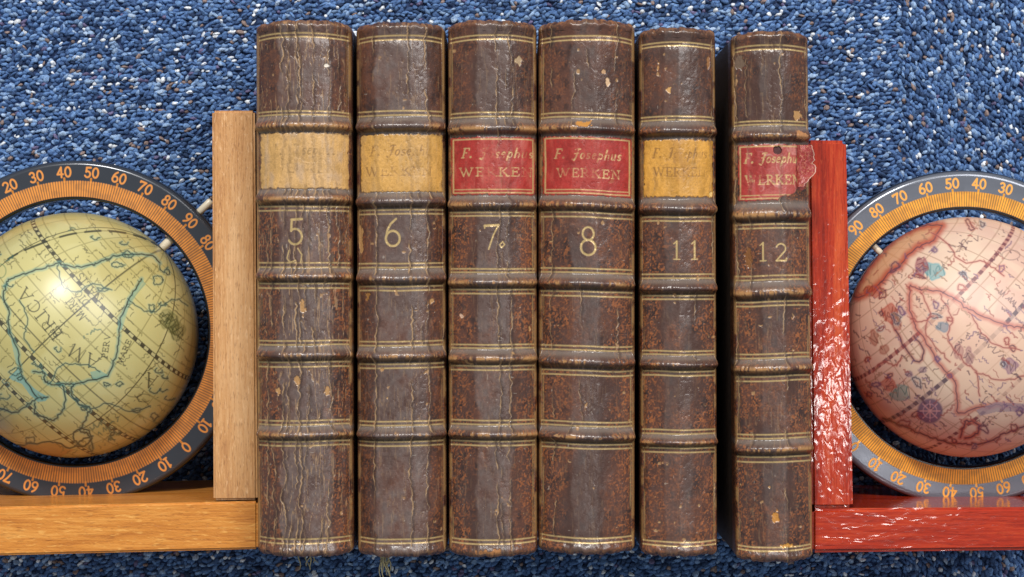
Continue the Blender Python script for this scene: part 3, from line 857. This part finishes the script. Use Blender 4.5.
hang(6, 384, 12, .0095, .0016, .010)
hang(5, 306, 6, .0062, .0028, .013)

# loose flap of the torn title label, sticking out past the joint of the last book
r12 = roots[12][0]
def label_flap():
    rng = np.random.default_rng(77)
    nu, nv = 70, 110
    uu = np.linspace(0, 1, nu); vv = np.linspace(0, 1, nv)
    edge_n = (fbm(nv, 1, 7, 1, rng, 4)[:, 0] - .5)
    z0 = .1215
    V = []
    C = []
    mid = fbm(nv, nu, 9, 6, rng, 4); fine = fbm(nv, nu, 40, 26, rng, 2)
    for j, v in enumerate(vv):
        ypx = 145 + 42 * v
        right = 815 - 10 * max(0, (v - .62) / .38) ** 1.2 - 4 * max(0, (.12 - v) / .12) + edge_n[j] * 8
        left = 797
        for i, u in enumerate(uu):
            x = left + (right - left) * u
            t = (x - 797) / 22
            z = .1229 - .0046 * max(0, t) ** 1.6 + .0012 * math.sin(v * 7 + u * 2) * max(0, t) + (mid[j, i] - .5) * .0008 - .0014 * max(0, 1 - u / .22)
            V.append(at(x, ypx, z) - r12.location)
    c = np.ones((nv, nu, 3)) * lin(152, 50, 46)
    c = mixc(c, lin(172, 84, 80), sstep(.4, .7, mid) * .7)
    c = mixc(c, lin(200, 150, 100), sstep(.66, .74, fine) * .6)
    c = mixc(c, lin(210, 170, 150), (uu[None, :] > .95) * np.ones((nv, 1)))
    V = np.array(V); V = V @ np.array(Matrix.Rotation(-r12.rotation_euler.z, 3, 'Z').transposed())
    idx = np.arange(nu * nv).reshape(nv, nu)
    Q = np.stack([idx[:-1, :-1], idx[1:, :-1], idx[1:, 1:], idx[:-1, 1:]], -1).reshape(-1, 4)
    me = mesh_np("label_flap", V, Q, None, cols=c.reshape(-1, 3), mask=np.ones((nu * nv, 3)) * [.42, 0, 0])
    o = link("label_flap", me, M_LEATHER, r12)
    md = o.modifiers.new("thickness", 'SOLIDIFY'); md.thickness = .00035
    o["label"] = "loose red flap torn from the title label"
label_flap()


# ------------------------------------------------------------------ globe bookends
ZB = .100      # depth of the bookends = height of their upper face over the carpet
ZR = .052      # plane of the meridian rings


def box_part(nm, corners, z0, z1, mat, parent, bev=.0009, seed=0, dent=.00025):
    """board from four corners seen from above (counter-clockwise), subdivided a little so that edges are not ruler-straight"""
    rng = random.Random(seed)
    bm = bmesh.new()
    lo = [bm.verts.new((c.x, c.y, z0)) for c in corners]
    hi = [bm.verts.new((c.x, c.y, z1)) for c in corners]
    bm.faces.new(hi); bm.faces.new(lo[::-1])
    for i in range(4):
        j = (i + 1) % 4
        bm.faces.new((lo[i], lo[j], hi[j], hi[i]))
    bmesh.ops.bevel(bm, geom=bm.edges[:], offset=bev, segments=3, affect='EDGES')
    me = bpy.data.meshes.new(nm); bm.to_mesh(me); bm.free()
    o = link(nm, me, mat, parent)
    return o


def ring_part(parent, cx, cy, radii, start_deg, step, orange, dark, seed, metal):
    """flat printed meridian ring; numbers run 90 80 .. 0 .. 90, radii in pixels at the ring plane"""
    rng = np.random.default_rng(seed)
    r_in, r_or, r_num, r_bev, r_out, numh = radii
    p = mmpp(ZR + .004)
    prof = [(r_in, -.004), (r_in, .0030), (r_in + .8, .0038)]
    rr = list(np.linspace(r_in + 1.4, r_bev, 62))
    prof += [(r, .004) for r in rr]
    for t in np.linspace(.2, 1, 6):
        prof.append((r_bev + (r_out - r_bev) * math.sin(t * math.pi / 2), .004 - .0032 * (1 - math.cos(t * math.pi / 2))))
    prof.append((r_out, -.004))
    prof = np.array(prof); npf = len(prof)
    nth = 3240
    th = np.arange(nth) / nth * 2 * math.pi          # clockwise from the top of the picture
    R = prof[:, 0][None, :] * np.ones((nth, 1)); Z = prof[:, 1][None, :] * np.ones((nth, 1))
    TH = th[:, None] * np.ones((1, npf))
    V = np.stack([R * p * np.sin(TH), R * p * np.cos(TH), Z], -1).reshape(-1, 3)
    deg = np.degrees(TH)
    C = np.ones((nth, npf, 3)) * dark
    # degree strokes
    dd = np.abs(((deg - start_deg) % 1.0) - .5) * 2     # 1 on a stroke, 0 between
    wob = fbm(nth, npf, 90, 6, rng, 3)
    st = sstep(.30, .56, dd + (wob - .5) * .25)
    band = sstep(r_in + 2.4, r_in + 3.2, R) * (1 - sstep(r_or - .5, r_or + .3, R))
    base_band = orange * .32 + lin(44, 38, 34) * .5
    C = np.where(band[..., None] > .5, base_band, C)
    C = mixc(C, orange, st * band * (.65 + .35 * sstep(.3, .6, wob)))
    # longer stroke at every ten degrees, then the figures
    d10 = np.abs(((deg - start_deg + 5) % 10) - 5)
    ten = (1 - sstep(.28, .5, d10)) * (R > r_or - 2) * (R < r_or + 3.2)
    C = mixc(C, orange, ten * .9)
    num = np.zeros((nth, npf))
    for k in range(36):
        val = step(k)
        a = math.radians(start_deg + 10 * k)
        # local frame: x clockwise, y outward
        lx = R * np.sin(TH - a); ly = R * np.cos(TH - a) - r_num
        c0 = int(((math.degrees(a) % 360) / 360) * nth)
        rows = (np.arange(c0 - 45, c0 + 46)) % nth
        cols = np.where((prof[:, 0] > r_num - numh) & (prof[:, 0] < r_num + numh))[0]
        sub = np.ix_(rows, cols)
        m = np.zeros((len(rows), len(cols)))
        for pts, w in text_strokes(str(val), 0, 0, numh, weight=.2, gap=.16):
            m = np.maximum(m, seg_mask(lx[sub], ly[sub], pts, max(w, 1.75), .7))
        num[sub] = np.maximum(num[sub], m)
    C = mixc(C, orange * 1.05, num * .92)
    lip = R < r_in + 2.6
    C = mixc(C, lin(12, 12, 14), lip * 1.0)
    C = mixc(C, lin(34, 36, 40), 1.0 * (R > r_out - 1.0))
    rg = .22 + .44 * np.maximum(band, num) + .1 * (fbm(nth, npf, 40, 4, rng, 3) - .5)
    idx = np.arange(nth * npf).reshape(nth, npf)
    nxt = np.roll(idx, -1, axis=0)
    Q = np.stack([idx[:, :-1], idx[:, 1:], nxt[:, 1:], nxt[:, :-1]], -1).reshape(-1, 4)
    inn = np.stack([idx[:, -1], idx[:, 0], nxt[:, 0], nxt[:, -1]], -1)
    me = mesh_np("meridian_ring", V, np.concatenate([Q, inn])[:, ::-1], None, cols=np.clip(C.reshape(-1, 3), 0, 1), mask=np.stack([rg.ravel(), (metal * (1 - np.maximum(np.maximum(band, num), lip))).ravel(), np.zeros(rg.size)], -1))
    o = link("meridian_ring", me, M_RING, parent)
    o.location = at(cx, cy, ZR + .004) - parent.location - Vector((0, 0, .004))
    return o


def globe_part(parent, cx, cy, rpx, axis_deg, paint, mat):
    """sphere, finely meshed towards the camera, the printed map carried by the mesh"""
    D = CAMZ - ZR
    ang = rpx / FPX
    rad = D * math.sin(math.atan(ang))
    c = at(cx, cy, ZR)
    na, nr = 860, 330
    pol = np.concatenate([np.linspace(.0008, 1.75, nr), np.linspace(1.85, math.pi - .001, 14)])
    az = np.arange(na) / na * 2 * math.pi
    PO, AZ = np.meshgrid(pol, az, indexing='ij')
    D3 = np.stack([np.sin(PO) * np.cos(AZ), np.sin(PO) * np.sin(AZ), np.cos(PO)], -1)
    V = D3 * rad
    # where each point is seen, in pixels of the photograph (used to trace the map)
    wz = c.z + V[..., 2]; k = FPX / (CAMZ - wz)
    PX = CX + (c.x + V[..., 0]) * k; PYY = CY - (c.y + V[..., 1]) * k
    front = PO < 1.6
    a = math.radians(axis_deg)
    ax = np.array([math.sin(a), math.cos(a), -0.02]); ax /= np.linalg.norm(ax)
    e1 = np.array([0, 0, 1.0]) - ax * ax[2]; e1 /= np.linalg.norm(e1)
    e2 = np.cross(ax, e1)
    lat = np.degrees(np.arcsin(np.clip(D3 @ ax, -1, 1)))
    lon = np.degrees(np.arctan2(D3 @ e2, D3 @ e1))
    C = paint(D3, PX, PYY, front, lat, lon, c, rad)
    n0 = len(pol)
    idx = np.arange(n0 * na).reshape(n0, na)
    nxt = np.roll(idx, -1, axis=1)
    Q = np.stack([idx[:-1], idx[1:], nxt[1:], nxt[:-1]], -1).reshape(-1, 4)
    me = mesh_np("globe", V.reshape(-1, 3), Q, None, cols=np.clip(C.reshape(-1, 3), .004, .9))
    o = link("globe", me, mat, parent)
    o.location = c - parent.location
    return o, c, rad


def noise3(D3, f, seed):
    """smooth noise on the sphere from a few random plane waves"""
    rng = np.random.default_rng(seed)
    out = np.zeros(D3.shape[:-1])
    for i in range(14):
        d = rng.normal(0, 1, 3); d /= np.linalg.norm(d)
        out += np.sin(D3 @ d * f * rng.uniform(.6, 1.6) + rng.uniform(0, 6.28))
    return .5 + out / 14 * 1.1


class Painter:
    def __init__(s, PX, PY, front, C):
        s.x, s.y, s.f, s.C = PX, PY, front, C
    def region(s, pts, pad):
        xs = [p[0] for p in pts]; ys = [p[1] for p in pts]
        return np.where(s.f & (s.x > min(xs) - pad) & (s.x < max(xs) + pad) & (s.y > min(ys) - pad) & (s.y < max(ys) + pad))
    def line(s, pts, w, col, amt=.9, soft=.8, dash=None):
        i = s.region(pts, w + 2)
        if len(i[0]) == 0: return
        m = seg_mask(s.x[i], s.y[i], pts, w, soft) * amt
        s.C[i] = s.C[i] * (1 - m[:, None]) + np.asarray(col) * m[:, None]
    def smooth(s, pts, n=5):
        p = np.array(pts, float)
        if len(p) < 3: return [tuple(q) for q in p]
        out = []
        P = np.vstack([p[0] * 2 - p[1], p, p[-1] * 2 - p[-2]])
        for k in range(1, len(P) - 2):
            for t in np.arange(n) / n:
                out.append(tuple(.5 * ((2 * P[k]) + (-P[k - 1] + P[k + 1]) * t + (2 * P[k - 1] - 5 * P[k] + 4 * P[k + 1] - P[k + 2]) * t * t + (-P[k - 1] + 3 * P[k] - 3 * P[k + 1] + P[k + 2]) * t ** 3)))
        out.append(tuple(p[-1]))
        return out
    def wobble(s, pts, amp, seed):
        rng = random.Random(seed)
        out = []
        for (x, y), (x1, y1) in zip(pts[:-1], pts[1:]):
            nseg = max(1, int(math.hypot(x1 - x, y1 - y) / 2.5))
            for k in range(nseg):
                t = k / nseg
                out.append((x + (x1 - x) * t + rng.gauss(0, amp), y + (y1 - y) * t + rng.gauss(0, amp)))
        out.append(pts[-1])
        return out
    def coast(s, pts, ink, tint, tw, seed, w=1.35, amp=.6, tamt=.6):
        q = s.wobble(s.smooth(pts), amp, seed)
        s.line(q, tw, tint, tamt, soft=tw * .8)
        s.line(q, w, ink, .92)
    def fill(s, pts, col, amt):
        i = s.region(pts, 1)
        if len(i[0]) == 0: return
        x, y = s.x[i], s.y[i]
        ins = np.zeros(x.shape, bool)
        n = len(pts)
        for k in range(n):
            x0, y0 = pts[k]; x1, y1 = pts[(k + 1) % n]
            cond = ((y0 > y) != (y1 > y)) & (x < (x1 - x0) * (y - y0) / (y1 - y0 + 1e-9) + x0)
            ins ^= cond
        m = ins * amt
        s.C[i] = s.C[i] * (1 - m[:, None]) + np.asarray(col) * m[:, None]
    def blob(s, cx, cy, rx, ry, col, amt, seed):
        rng = random.Random(seed)
        pts = [(cx + rx * (1 + rng.uniform(-.3, .3)) * math.cos(t), cy + ry * (1 + rng.uniform(-.3, .3)) * math.sin(t)) for t in np.linspace(0, 6.28, 15)[:-1]]
        r = min(rx, ry)
        q = s.smooth([(cx + (x - cx) * .45, cy + (y - cy) * .45) for x, y in pts + pts[:1]], 3) + [(cx, cy)]
        pp = s.smooth(pts + pts[:1], 3)
        s.fill(pp, col, amt * .8)
        s.line(pp + pp[:1], 1.6, col, amt * .6, soft=1.6)
        s.scribble(cx, cy, rx * 2.2, ry * 1.8, rng.uniform(-1, 1), np.asarray(col) * .45, seed + 51, .9)
    def scribble(s, cx, cy, w, h, ang, col, seed, lw=.8):
        """a row of small engraved words or hills"""
        rng = random.Random(seed); ca, sa = math.cos(ang), math.sin(ang)
        x = -w / 2; pts = []
        while x < w / 2:
            y = rng.uniform(-h / 2, h / 2)
            pts.append((cx + x * ca - y * sa, cy + x * sa + y * ca)); x += rng.uniform(.7, 2.0)
            if rng.random() < .12:
                if len(pts) > 1: s.line(pts, lw, col, .75)
                pts = []; x += 1.5
        if len(pts) > 1: s.line(pts, lw, col, .75)
    def text(s, txt, cx, cy, h, ang, col, width=None, weight=.13, amt=.8):
        # picture rows run downwards, so mirror y
        for pts, w in text_strokes(txt, 0, 0, h, width=width, weight=weight, ang=ang):
            s.line([(cx + a, cy - b) for a, b in pts], max(w, .9), col, amt, soft=.7)


def grat(C, lat, lon, dlat, dlon, col, amt, w):
    s = np.cos(np.radians(lat))
    da = np.abs(((lat + dlat / 2) % dlat) - dlat / 2)
    db = np.abs(((lon + dlon / 2) % dlon) - dlon / 2) * np.clip(s, .05, 1)
    m = np.maximum(1 - sstep(w * .5, w * 1.2, da), 1 - sstep(w * .5, w * 1.2, db)) * amt
    return mixc(C, col, m)


def dashes(C, a, val, b, width, period, dark, light):
    """chequered line where a == val, dashes counted along b"""
    on = 1 - sstep(width * .8, width * 1.15, np.abs(a - val))
    ph = (b / period) % 1.0
    C = mixc(C, light, on * .85)
    return mixc(C, dark, on * (ph < .5) * .9)


def paint_olive(D3, PX, PY, front, lat, lon, c, rad):
    C = np.ones(PX.shape + (3,)) * lin(196, 186, 124)
    n1 = noise3(D3, 5, 3); n2 = noise3(D3, 26, 4)
    C = mixc(C, lin(176, 162, 98), sstep(.4, .7, n1) * .6)
    C = mixc(C, lin(204, 196, 140), sstep(.5, .8, n2) * .4)
    ink = lin(44, 46, 34); faint = lin(112, 104, 58); teal = lin(96, 150, 138)
    C = grat(C, lat, lon, 10, 15, faint, .55, .34)
    C = grat(C, lat + 5, lon, 400, 45, ink, .7, .38)
    for v in (25.4, -12.6, -32):
        C = dashes(C, lat, v, lon, .75, 5.6, lin(30, 28, 22), lin(190, 182, 130))
        C = dashes(C, lat, v + .85, lon, .2, 1000.0, lin(60, 56, 40), lin(60, 56, 40))
        C = dashes(C, lat, v - .85, lon, .2, 1000.0, lin(60, 56, 40), lin(60, 56, 40))
    P = Painter(PX, PY, front, C)
    P.fill([(15, 446), (38, 443), (60, 442), (74, 450), (60, 457), (36, 455), (20, 451)], lin(176, 136, 76), .8)
    P.fill([(9, 377), (18, 369), (23, 377), (30, 385), (38, 391), (48, 397), (46, 401), (38, 402), (30, 395), (22, 384), (12, 380)], lin(120, 168, 160), .8)
    P.fill([(10, 330), (17, 349), (21, 368), (17, 368), (13, 350)], lin(130, 168, 150), .6)
    P.fill([(142, 279), (146, 284), (137, 294), (128, 310), (122, 330), (117, 330), (122, 314), (131, 295)], lin(140, 170, 140), .6)
    P.fill([(93, 380), (109, 376), (100, 370), (90, 372)], lin(124, 168, 150), .7)
    for i, (q, w) in enumerate([
        ([(5, 286), (7, 281), (13.5, 278), (29, 272), (45, 267.6), (58.6, 263), (74, 267), (90, 265), (99, 262), (113, 257), (134, 254), (152, 256), (160, 263)], 4),
        ([(5.6, 286), (3.4, 299), (8, 310), (9, 330), (17.6, 350), (21, 370), (28, 385), (38, 398), (48, 397)], 3.5),
        ([(141.7, 279), (136, 288), (129, 299), (122.5, 315), (119, 330), (119, 340), (115, 358), (107.5, 375), (93, 380), (73, 384), (65, 384), (50, 384), (44, 379), (43, 373), (33, 371.5)], 4),
        ([(73, 384), (72, 394), (80, 405), (89, 407), (87, 418), (80, 430), (88, 435), (93, 448)], 3),
        ([(63, 385), (65, 400), (61.5, 412), (54, 420), (45, 418), (35, 413), (35, 403)], 3),
        ([(0, 408), (15, 412), (28, 405), (38, 398)], 3),
        ([(15, 446), (38, 443), (55, 442), (70, 448), (82, 440), (93, 436)], 2),
        ([(74, 432), (84, 428), (92, 438), (84, 446), (74, 440), (74, 432)], 2)]):
        P.coast(q, ink, teal, w, 40 + i)
    dl = P.smooth([(8, 259), (25, 250), (60, 237), (85, 232), (110, 231), (134, 235), (152, 242), (166, 251)], 8)
    P.line(dl, .8, faint, .8)
    for k in range(0, len(dl) - 5, 8): P.line(dl[k:k + 6], 2.1, lin(46, 50, 34), .85)
    # lettering: the two land names run up to the left, sea names follow the coast
    P.text("ERICA", 40, 314, 12, 128, ink, width=60)
    P.text("AM", 84, 357, 13, 150, ink, width=32)
    P.text("MERI", 76, 309, 8, 128, ink, width=24)
    P.text("NALIS", 89, 288, 8, 128, ink, width=34)
    P.text("DIO", 82, 298, 7, 128, ink, width=17)
    P.text("A", 151, 381, 14, 160, ink)
    P.text("MARE", 124, 352, 5, 66, ink, width=26)
    P.text("PERV", 106, 346, 5.5, 82, ink, width=24)
    P.text("E", 54, 333, 7, 216, ink)
    P.text("S", 6, 383, 9, 40, lin(90, 120, 110))
    rng = random.Random(9)
    for i in range(300):
        t = rng.uniform(0, 6.28); r = rpx_l * math.sqrt(rng.random()) * .95
        x, y = 75 + r * math.cos(t), 335 + r * math.sin(t)
        P.scribble(x, y, rng.uniform(5, 15), rng.uniform(1.2, 2.6), math.radians(rng.choice([-44, -44, 46, 46, 40])), faint if rng.random() < .4 else ink, 300 + i, rng.choice([.7, .9]))
    for (x, y) in ((172, 323), (177, 330), (166, 318)):
        P.blob(x, y, 7, 9, lin(92, 98, 52), .5, int(x)); P.scribble(x, y, 14, 12, .9, lin(50, 62, 34), int(y), 1)
    for (x, y, s) in ((97, 424, 8), (106, 430, 9), (115, 436, 8), (96, 330, 5), (88, 335, 5), (72, 229, 4), (10, 258, 5), (115, 421, 5)):
        P.scribble(x, y, s * 2, s * .9, -.5, lin(58, 96, 80), int(x * 7 + y), 1.3)
    rg = random.Random(8)
    for i in range(34):
        t = rg.uniform(0, 6.28); r = 116 * math.sqrt(rg.random()); x, y = 75 + r * math.cos(t), 335 + r * math.sin(t)
        rx = rg.uniform(2, 6); ry = rg.uniform(1.5, 4)
        pts = [(x + rx * math.cos(q) * u_, y + ry * math.sin(q) * u_) for q in np.linspace(0, 6.28, 9)[:-1] for u_ in [rg.uniform(.5, 1.3)]]
        P.coast(pts + pts[:1] if i % 2 else pts[:6], ink, teal, 2.2, 950 + i, w=.85, amp=.3, tamt=.45)
    for q, sd in (([(20, 300), (28, 318), (24, 334), (34, 352)], 1), ([(58, 264), (62, 284), (78, 292), (92, 284), (112, 290)], 2), ([(50, 384), (60, 366), (84, 364), (100, 372)], 3), ([(128, 300), (150, 312), (172, 300), (188, 306)], 4), ([(90, 408), (112, 404), (130, 412), (150, 406)], 5)):
        P.coast(q, ink, teal, 2.2, 80 + sd, w=.9, amp=.7, tamt=.4)
    P.line(arc(134, 392, 9, 5, 0, 300), .9, ink, .6); P.line(arc(144, 398, 7, 4, 40, 330), .9, ink, .6)
    P.line(arc(0, 271, 6, 7, -90, 90), 1, lin(90, 120, 80), .7)
    return C


def paint_pink(D3, PX, PY, front, lat, lon, c, rad):
    C = np.ones(PX.shape + (3,)) * lin(222, 192, 168)
    n1 = noise3(D3, 5, 13); n2 = noise3(D3, 26, 14)
    C = mixc(C, lin(206, 158, 142), sstep(.4, .7, n1) * .6)
    C = mixc(C, lin(226, 200, 172), sstep(.5, .8, n2) * .4)
    rim = np.hypot(PX - 966, PY - 337) / 120
    ink = lin(88, 56, 66); faint = lin(150, 112, 88); red = lin(176, 70, 50); pur = lin(110, 78, 110)
    C = grat(C, lat, lon, 10, 15, faint, .55, .36)
    C = dashes(C, lat, 24, lon, .95, 5.0, lin(112, 60, 66), lin(176, 120, 108))
    C = dashes(C, lat, 0, lon, 1.0, 5.0, lin(92, 70, 78), lin(160, 132, 126))
    C = dashes(C, lat, -24, lon, .95, 5.0, lin(100, 56, 66), lin(190, 150, 130))
    P = Painter(PX, PY, front, C)
    land = [(942, 225), (919, 227), (895, 238), (874, 261), (861, 279), (855, 297), (874, 290), (888, 274), (901, 265), (910, 253), (922, 245), (933, 240)]
    P.fill(land, lin(200, 146, 100), .7)
    P.coast(land + land[:1], ink, red, 8, 1, w=1.0, tamt=.85)
    P.blob(874, 291, 9, 6, red, .75, 3)
    P.blob(890, 314, 8, 9, red, .8, 4)
    P.blob(896, 322, 5, 8, lin(150, 60, 52), .6, 5)
    land2 = [(910, 286), (922, 289), (940, 292), (958, 301), (969, 310), (989, 319), (1012, 326), (1040, 332), (1060, 380), (1040, 408), (1010, 406), (996, 405), (976, 408), (958, 413), (957, 395), (953, 379), (938, 363), (928, 343), (917, 330), (912, 317), (909, 301)]
    P.fill(land2, lin(220, 178, 152), .6)
    P.coast(land2 + land2[:1], ink, lin(186, 86, 74), 6, 6, w=1.0, tamt=.7)
    P.coast([(883, 418), (908, 428), (933, 438), (958, 444), (983, 443), (1006, 433), (1030, 424)], ink, lin(150, 70, 60), 4, 7)
    P.coast([(960, 436), (963, 428), (967, 420), (978, 424), (976, 434), (965, 438)], ink, red, 5, 8, tamt=.8)
    P.fill([(976, 410), (996, 402), (1030, 404), (1030, 411), (996, 412), (980, 416)], lin(150, 130, 140), .7)
    P.coast([(896, 330), (905, 348), (918, 362), (924, 350), (914, 336)], ink, lin(160, 74, 70), 4, 9)
    P.blob(934, 270, 10, 9, lin(86, 160, 168), .85, 11); P.blob(921, 266, 7, 9, lin(138, 56, 78), .8, 12)
    P.blob(900, 394, 9, 8, lin(96, 140, 134), .75, 13); P.blob(889, 384, 8, 6, red, .75, 14)
    P.blob(1010, 365, 7, 7, lin(130, 86, 116), .75, 15); P.blob(943, 327, 6, 5, lin(88, 120, 140), .8, 16)
    P.blob(909, 374, 3, 3, pur, .7, 17); P.blob(923, 370, 4, 2.5, pur, .6, 18)
    P.blob(958, 352, 5, 8, lin(150, 84, 92), .6, 19); P.blob(969, 356, 4, 9, lin(140, 84, 96), .6, 20)
    P.blob(874, 338, 4, 8, lin(150, 74, 56), .7, 21); P.blob(884, 350, 4, 5, lin(150, 74, 56), .7, 22)
    rg = random.Random(5)
    for i in range(46):                              # islands and small engraved figures
        t = rg.uniform(0, 6.28); r = 116 * math.sqrt(rg.random()); x, y = 966 + r * math.cos(t), 337 + r * math.sin(t)
        rx, ry = rg.uniform(2, 6), rg.uniform(1.5, 4); an = rg.uniform(0, 3.1)
        pts = [(x + rx * math.cos(q) * math.cos(an) * u_ - ry * math.sin(q) * math.sin(an) * u_, y + rx * math.cos(q) * math.sin(an) * u_ + ry * math.sin(q) * math.cos(an) * u_) for q in np.linspace(0, 6.28, 9)[:-1] for u_ in [rg.uniform(.55, 1.3)]]
        P.coast(pts + pts[:1], rg.choice([ink, pur, lin(140, 58, 54)]), rg.choice([red, red, lin(120, 150, 160), pur]), 2.6, 900 + i, w=.9, amp=.3, tamt=.5)
    for q, sd in (([(921, 292), (930, 312), (926, 330), (938, 350), (950, 362)], 1), ([(940, 294), (952, 318), (948, 338), (962, 360), (976, 372), (980, 396)], 2),
                  ([(969, 312), (984, 336), (1000, 346), (1020, 350)], 3), ([(976, 372), (1000, 380), (1024, 376)], 4), ([(912, 318), (922, 322), (934, 316)], 5),
                  ([(872, 372), (884, 362), (896, 366), (902, 356)], 6), ([(930, 232), (948, 244), (962, 262), (984, 262), (1004, 276)], 7)):
        P.coast(q, lin(140, 66, 62), lin(190, 110, 96), 2.6, 60 + sd, w=.9, amp=.7, tamt=.5)
    # compass rose with its rays
    for k in range(16):
        t = k * math.pi / 8 + .1
        P.line([(930 + 14 * math.cos(t), 411 + 14 * math.sin(t)), (930 + 30 * math.cos(t), 411 + 30 * math.sin(t))], .7, faint, .6)
    P.line([(930, 411), (930.2, 411)], 25, lin(88, 64, 100), .85, soft=3)
    for k in range(8):
        t = k * math.pi / 4
        P.line([(930, 411), (930 + 10 * math.cos(t), 411 + 10 * math.sin(t))], 1.3, lin(206, 150, 146), .8)
    P.line(arc(930, 411, 7, 7, 0, 360), 1.1, lin(196, 150, 156), .7)
    P.line(arc(1011, 255, 9, 5, 0, 360), 1, ink, .5); P.line(arc(886, 285, 7, 5, 0, 360), 1, ink, .6)
    for (x, y, w_, h_, a_) in ((966, 242, 34, 6, -.3), (958, 250, 20, 4, -.3), (1006, 296, 26, 6, .7), (990, 345, 44, 7, .8), (985, 425, 24, 5, .5), (946, 304, 26, 4, -.75), (962, 340, 20, 4, -.75)):
        P.scribble(x, y, w_, h_, a_, ink, int(x + y), 1.0)
    rng = random.Random(19)
    for i in range(330):
        t = rng.uniform(0, 6.28); r = 120 * math.sqrt(rng.random()) * .96
        x, y = 966 + r * math.cos(t), 337 + r * math.sin(t)
        P.scribble(x, y, rng.uniform(5, 13), rng.uniform(1.6, 3.6), math.radians(rng.choice([44, 40, -46, 50])), rng.choice([faint, ink, lin(150, 66, 60), pur]), 700 + i, rng.choice([.8, 1.0, 1.4]))
    return C


def pin_part(parent, c, deg, r0, r1, rad, mat):
    """axis pin along the tilted axis from radius r0 to r1 (m)"""
    d = Vector((math.sin(math.radians(deg)), math.cos(math.radians(deg)), 0))
    bm = bmesh.new()
    steps = [(r0, rad * .8), (r0 + .0004, rad), (r1 - .0006, rad), (r1, rad * .75)]
    side = Vector((-d.y, d.x, 0)); up = Vector((0, 0, 1)); rings = []
    for (r, w) in steps:
        rings.append([bm.verts.new(d * r + side * w * math.cos(t) + up * w * math.sin(t)) for t in np.arange(20) / 20 * 2 * math.pi])
    for A_, B_ in zip(rings[:-1], rings[1:]):
        for j in range(20): bm.faces.new((A_[j], A_[(j + 1) % 20], B_[(j + 1) % 20], B_[j]))
    bm.faces.new(rings[0][::-1]); bm.faces.new(rings[-1])
    bmesh.ops.recalc_face_normals(bm, faces=bm.faces[:])
    me = bpy.data.meshes.new("axis_pin"); bm.to_mesh(me); bm.free()
    for pl in me.polygons: pl.use_smooth = True
    o = link("axis_pin", me, mat, parent); o.location = c - parent.location
    return o


rpx_l = 122.5
# --- pale wooden bookend on the left of the books
bl = empty("globe_bookend", (at(150, 520, ZB).x, at(150, 520, ZB).y, 0))
tag(bl, "honey coloured wooden bookend holding a yellowish antique globe in a ring", "bookend", "globe bookends at both ends of the row")
def quad(*pp): return [at(x, y, ZB) - Vector((bl.location.x, bl.location.y, 0)) for x, y in pp]
def quad_of(par, *pp): return [at(x, y, ZB) - Vector((par.location.x, par.location.y, 0)) for x, y in pp]
box_part("upright_board", quad_of(bl, (213.3, 500.5), (257.3, 500), (254.6, 110.5), (212, 110.5)), .0006, ZB, M_HONEY_Y, bl)
box_part("base_board", quad_of(bl, (-70, 557.5), (257.6, 549.3), (257.6, 501.1), (-70, 508.6)), .0004, ZB - .0003, M_HONEY_X, bl)
ORANGE = lin(222, 140, 50)
def left_scale(k):       # figure at 46 degrees is a 90, falling both ways to 0 and rising again
    d = abs((k * 10 + 180) % 360 - 180)
    return 90 - d if d <= 90 else d - 90
ring_part(bl, 75, 332, (132.8, 151.5, 160.2, 167, 172, 10.0), 46, left_scale, ORANGE, lin(60, 64, 72), 1, .6)
g, gc, gr = globe_part(bl, 75, 335, rpx_l, 46, paint_olive, M_GLOBE_OLIVE)
rc = at(75, 332, ZR)
pin_part(bl, rc, 46, .0494, .0556, .0018, M_PIN)
pin_part(bl, rc, 46, .0690, .0775, .0015, M_PIN)

# --- red varnished bookend on the right of the books
br = empty("globe_bookend", (at(930, 525, ZB).x, at(930, 525, ZB).y, 0))
tag(br, "glossy red varnished bookend holding a pinkish antique globe in a ring", "bookend", "globe bookends at both ends of the row")
box_part("upright_board", quad_of(br, (811.6, 508.2), (853.5, 508), (846.5, 140.5), (807.5, 140)), .0006, ZB, M_RED_Y, br, bev=.0014)
box_part("base_board", quad_of(br, (812, 553), (1100, 549.5), (1100, 507), (812, 508.8)), .0004, ZB - .0003, M_RED_X, br, bev=.0014)
ORANGE2 = lin(246, 168, 44)
def right_scale(k):
    d = abs((k * 10 + 180) % 360 - 180)
    return 90 - d if d <= 90 else d - 90
ring_part(br, 964.5, 338, (128.8, 146.5, 155, 162, 168, 9.6), -44.6, right_scale, ORANGE2, lin(112, 116, 126), 2, .9)
g2, gc2, gr2 = globe_part(br, 966, 337, 120, -44.6, paint_pink, M_GLOBE_PINK)
rc2 = at(964.5, 338, ZR)
pin_part(br, rc2, -44.6, .0485, .0540, .0013, M_PIN)
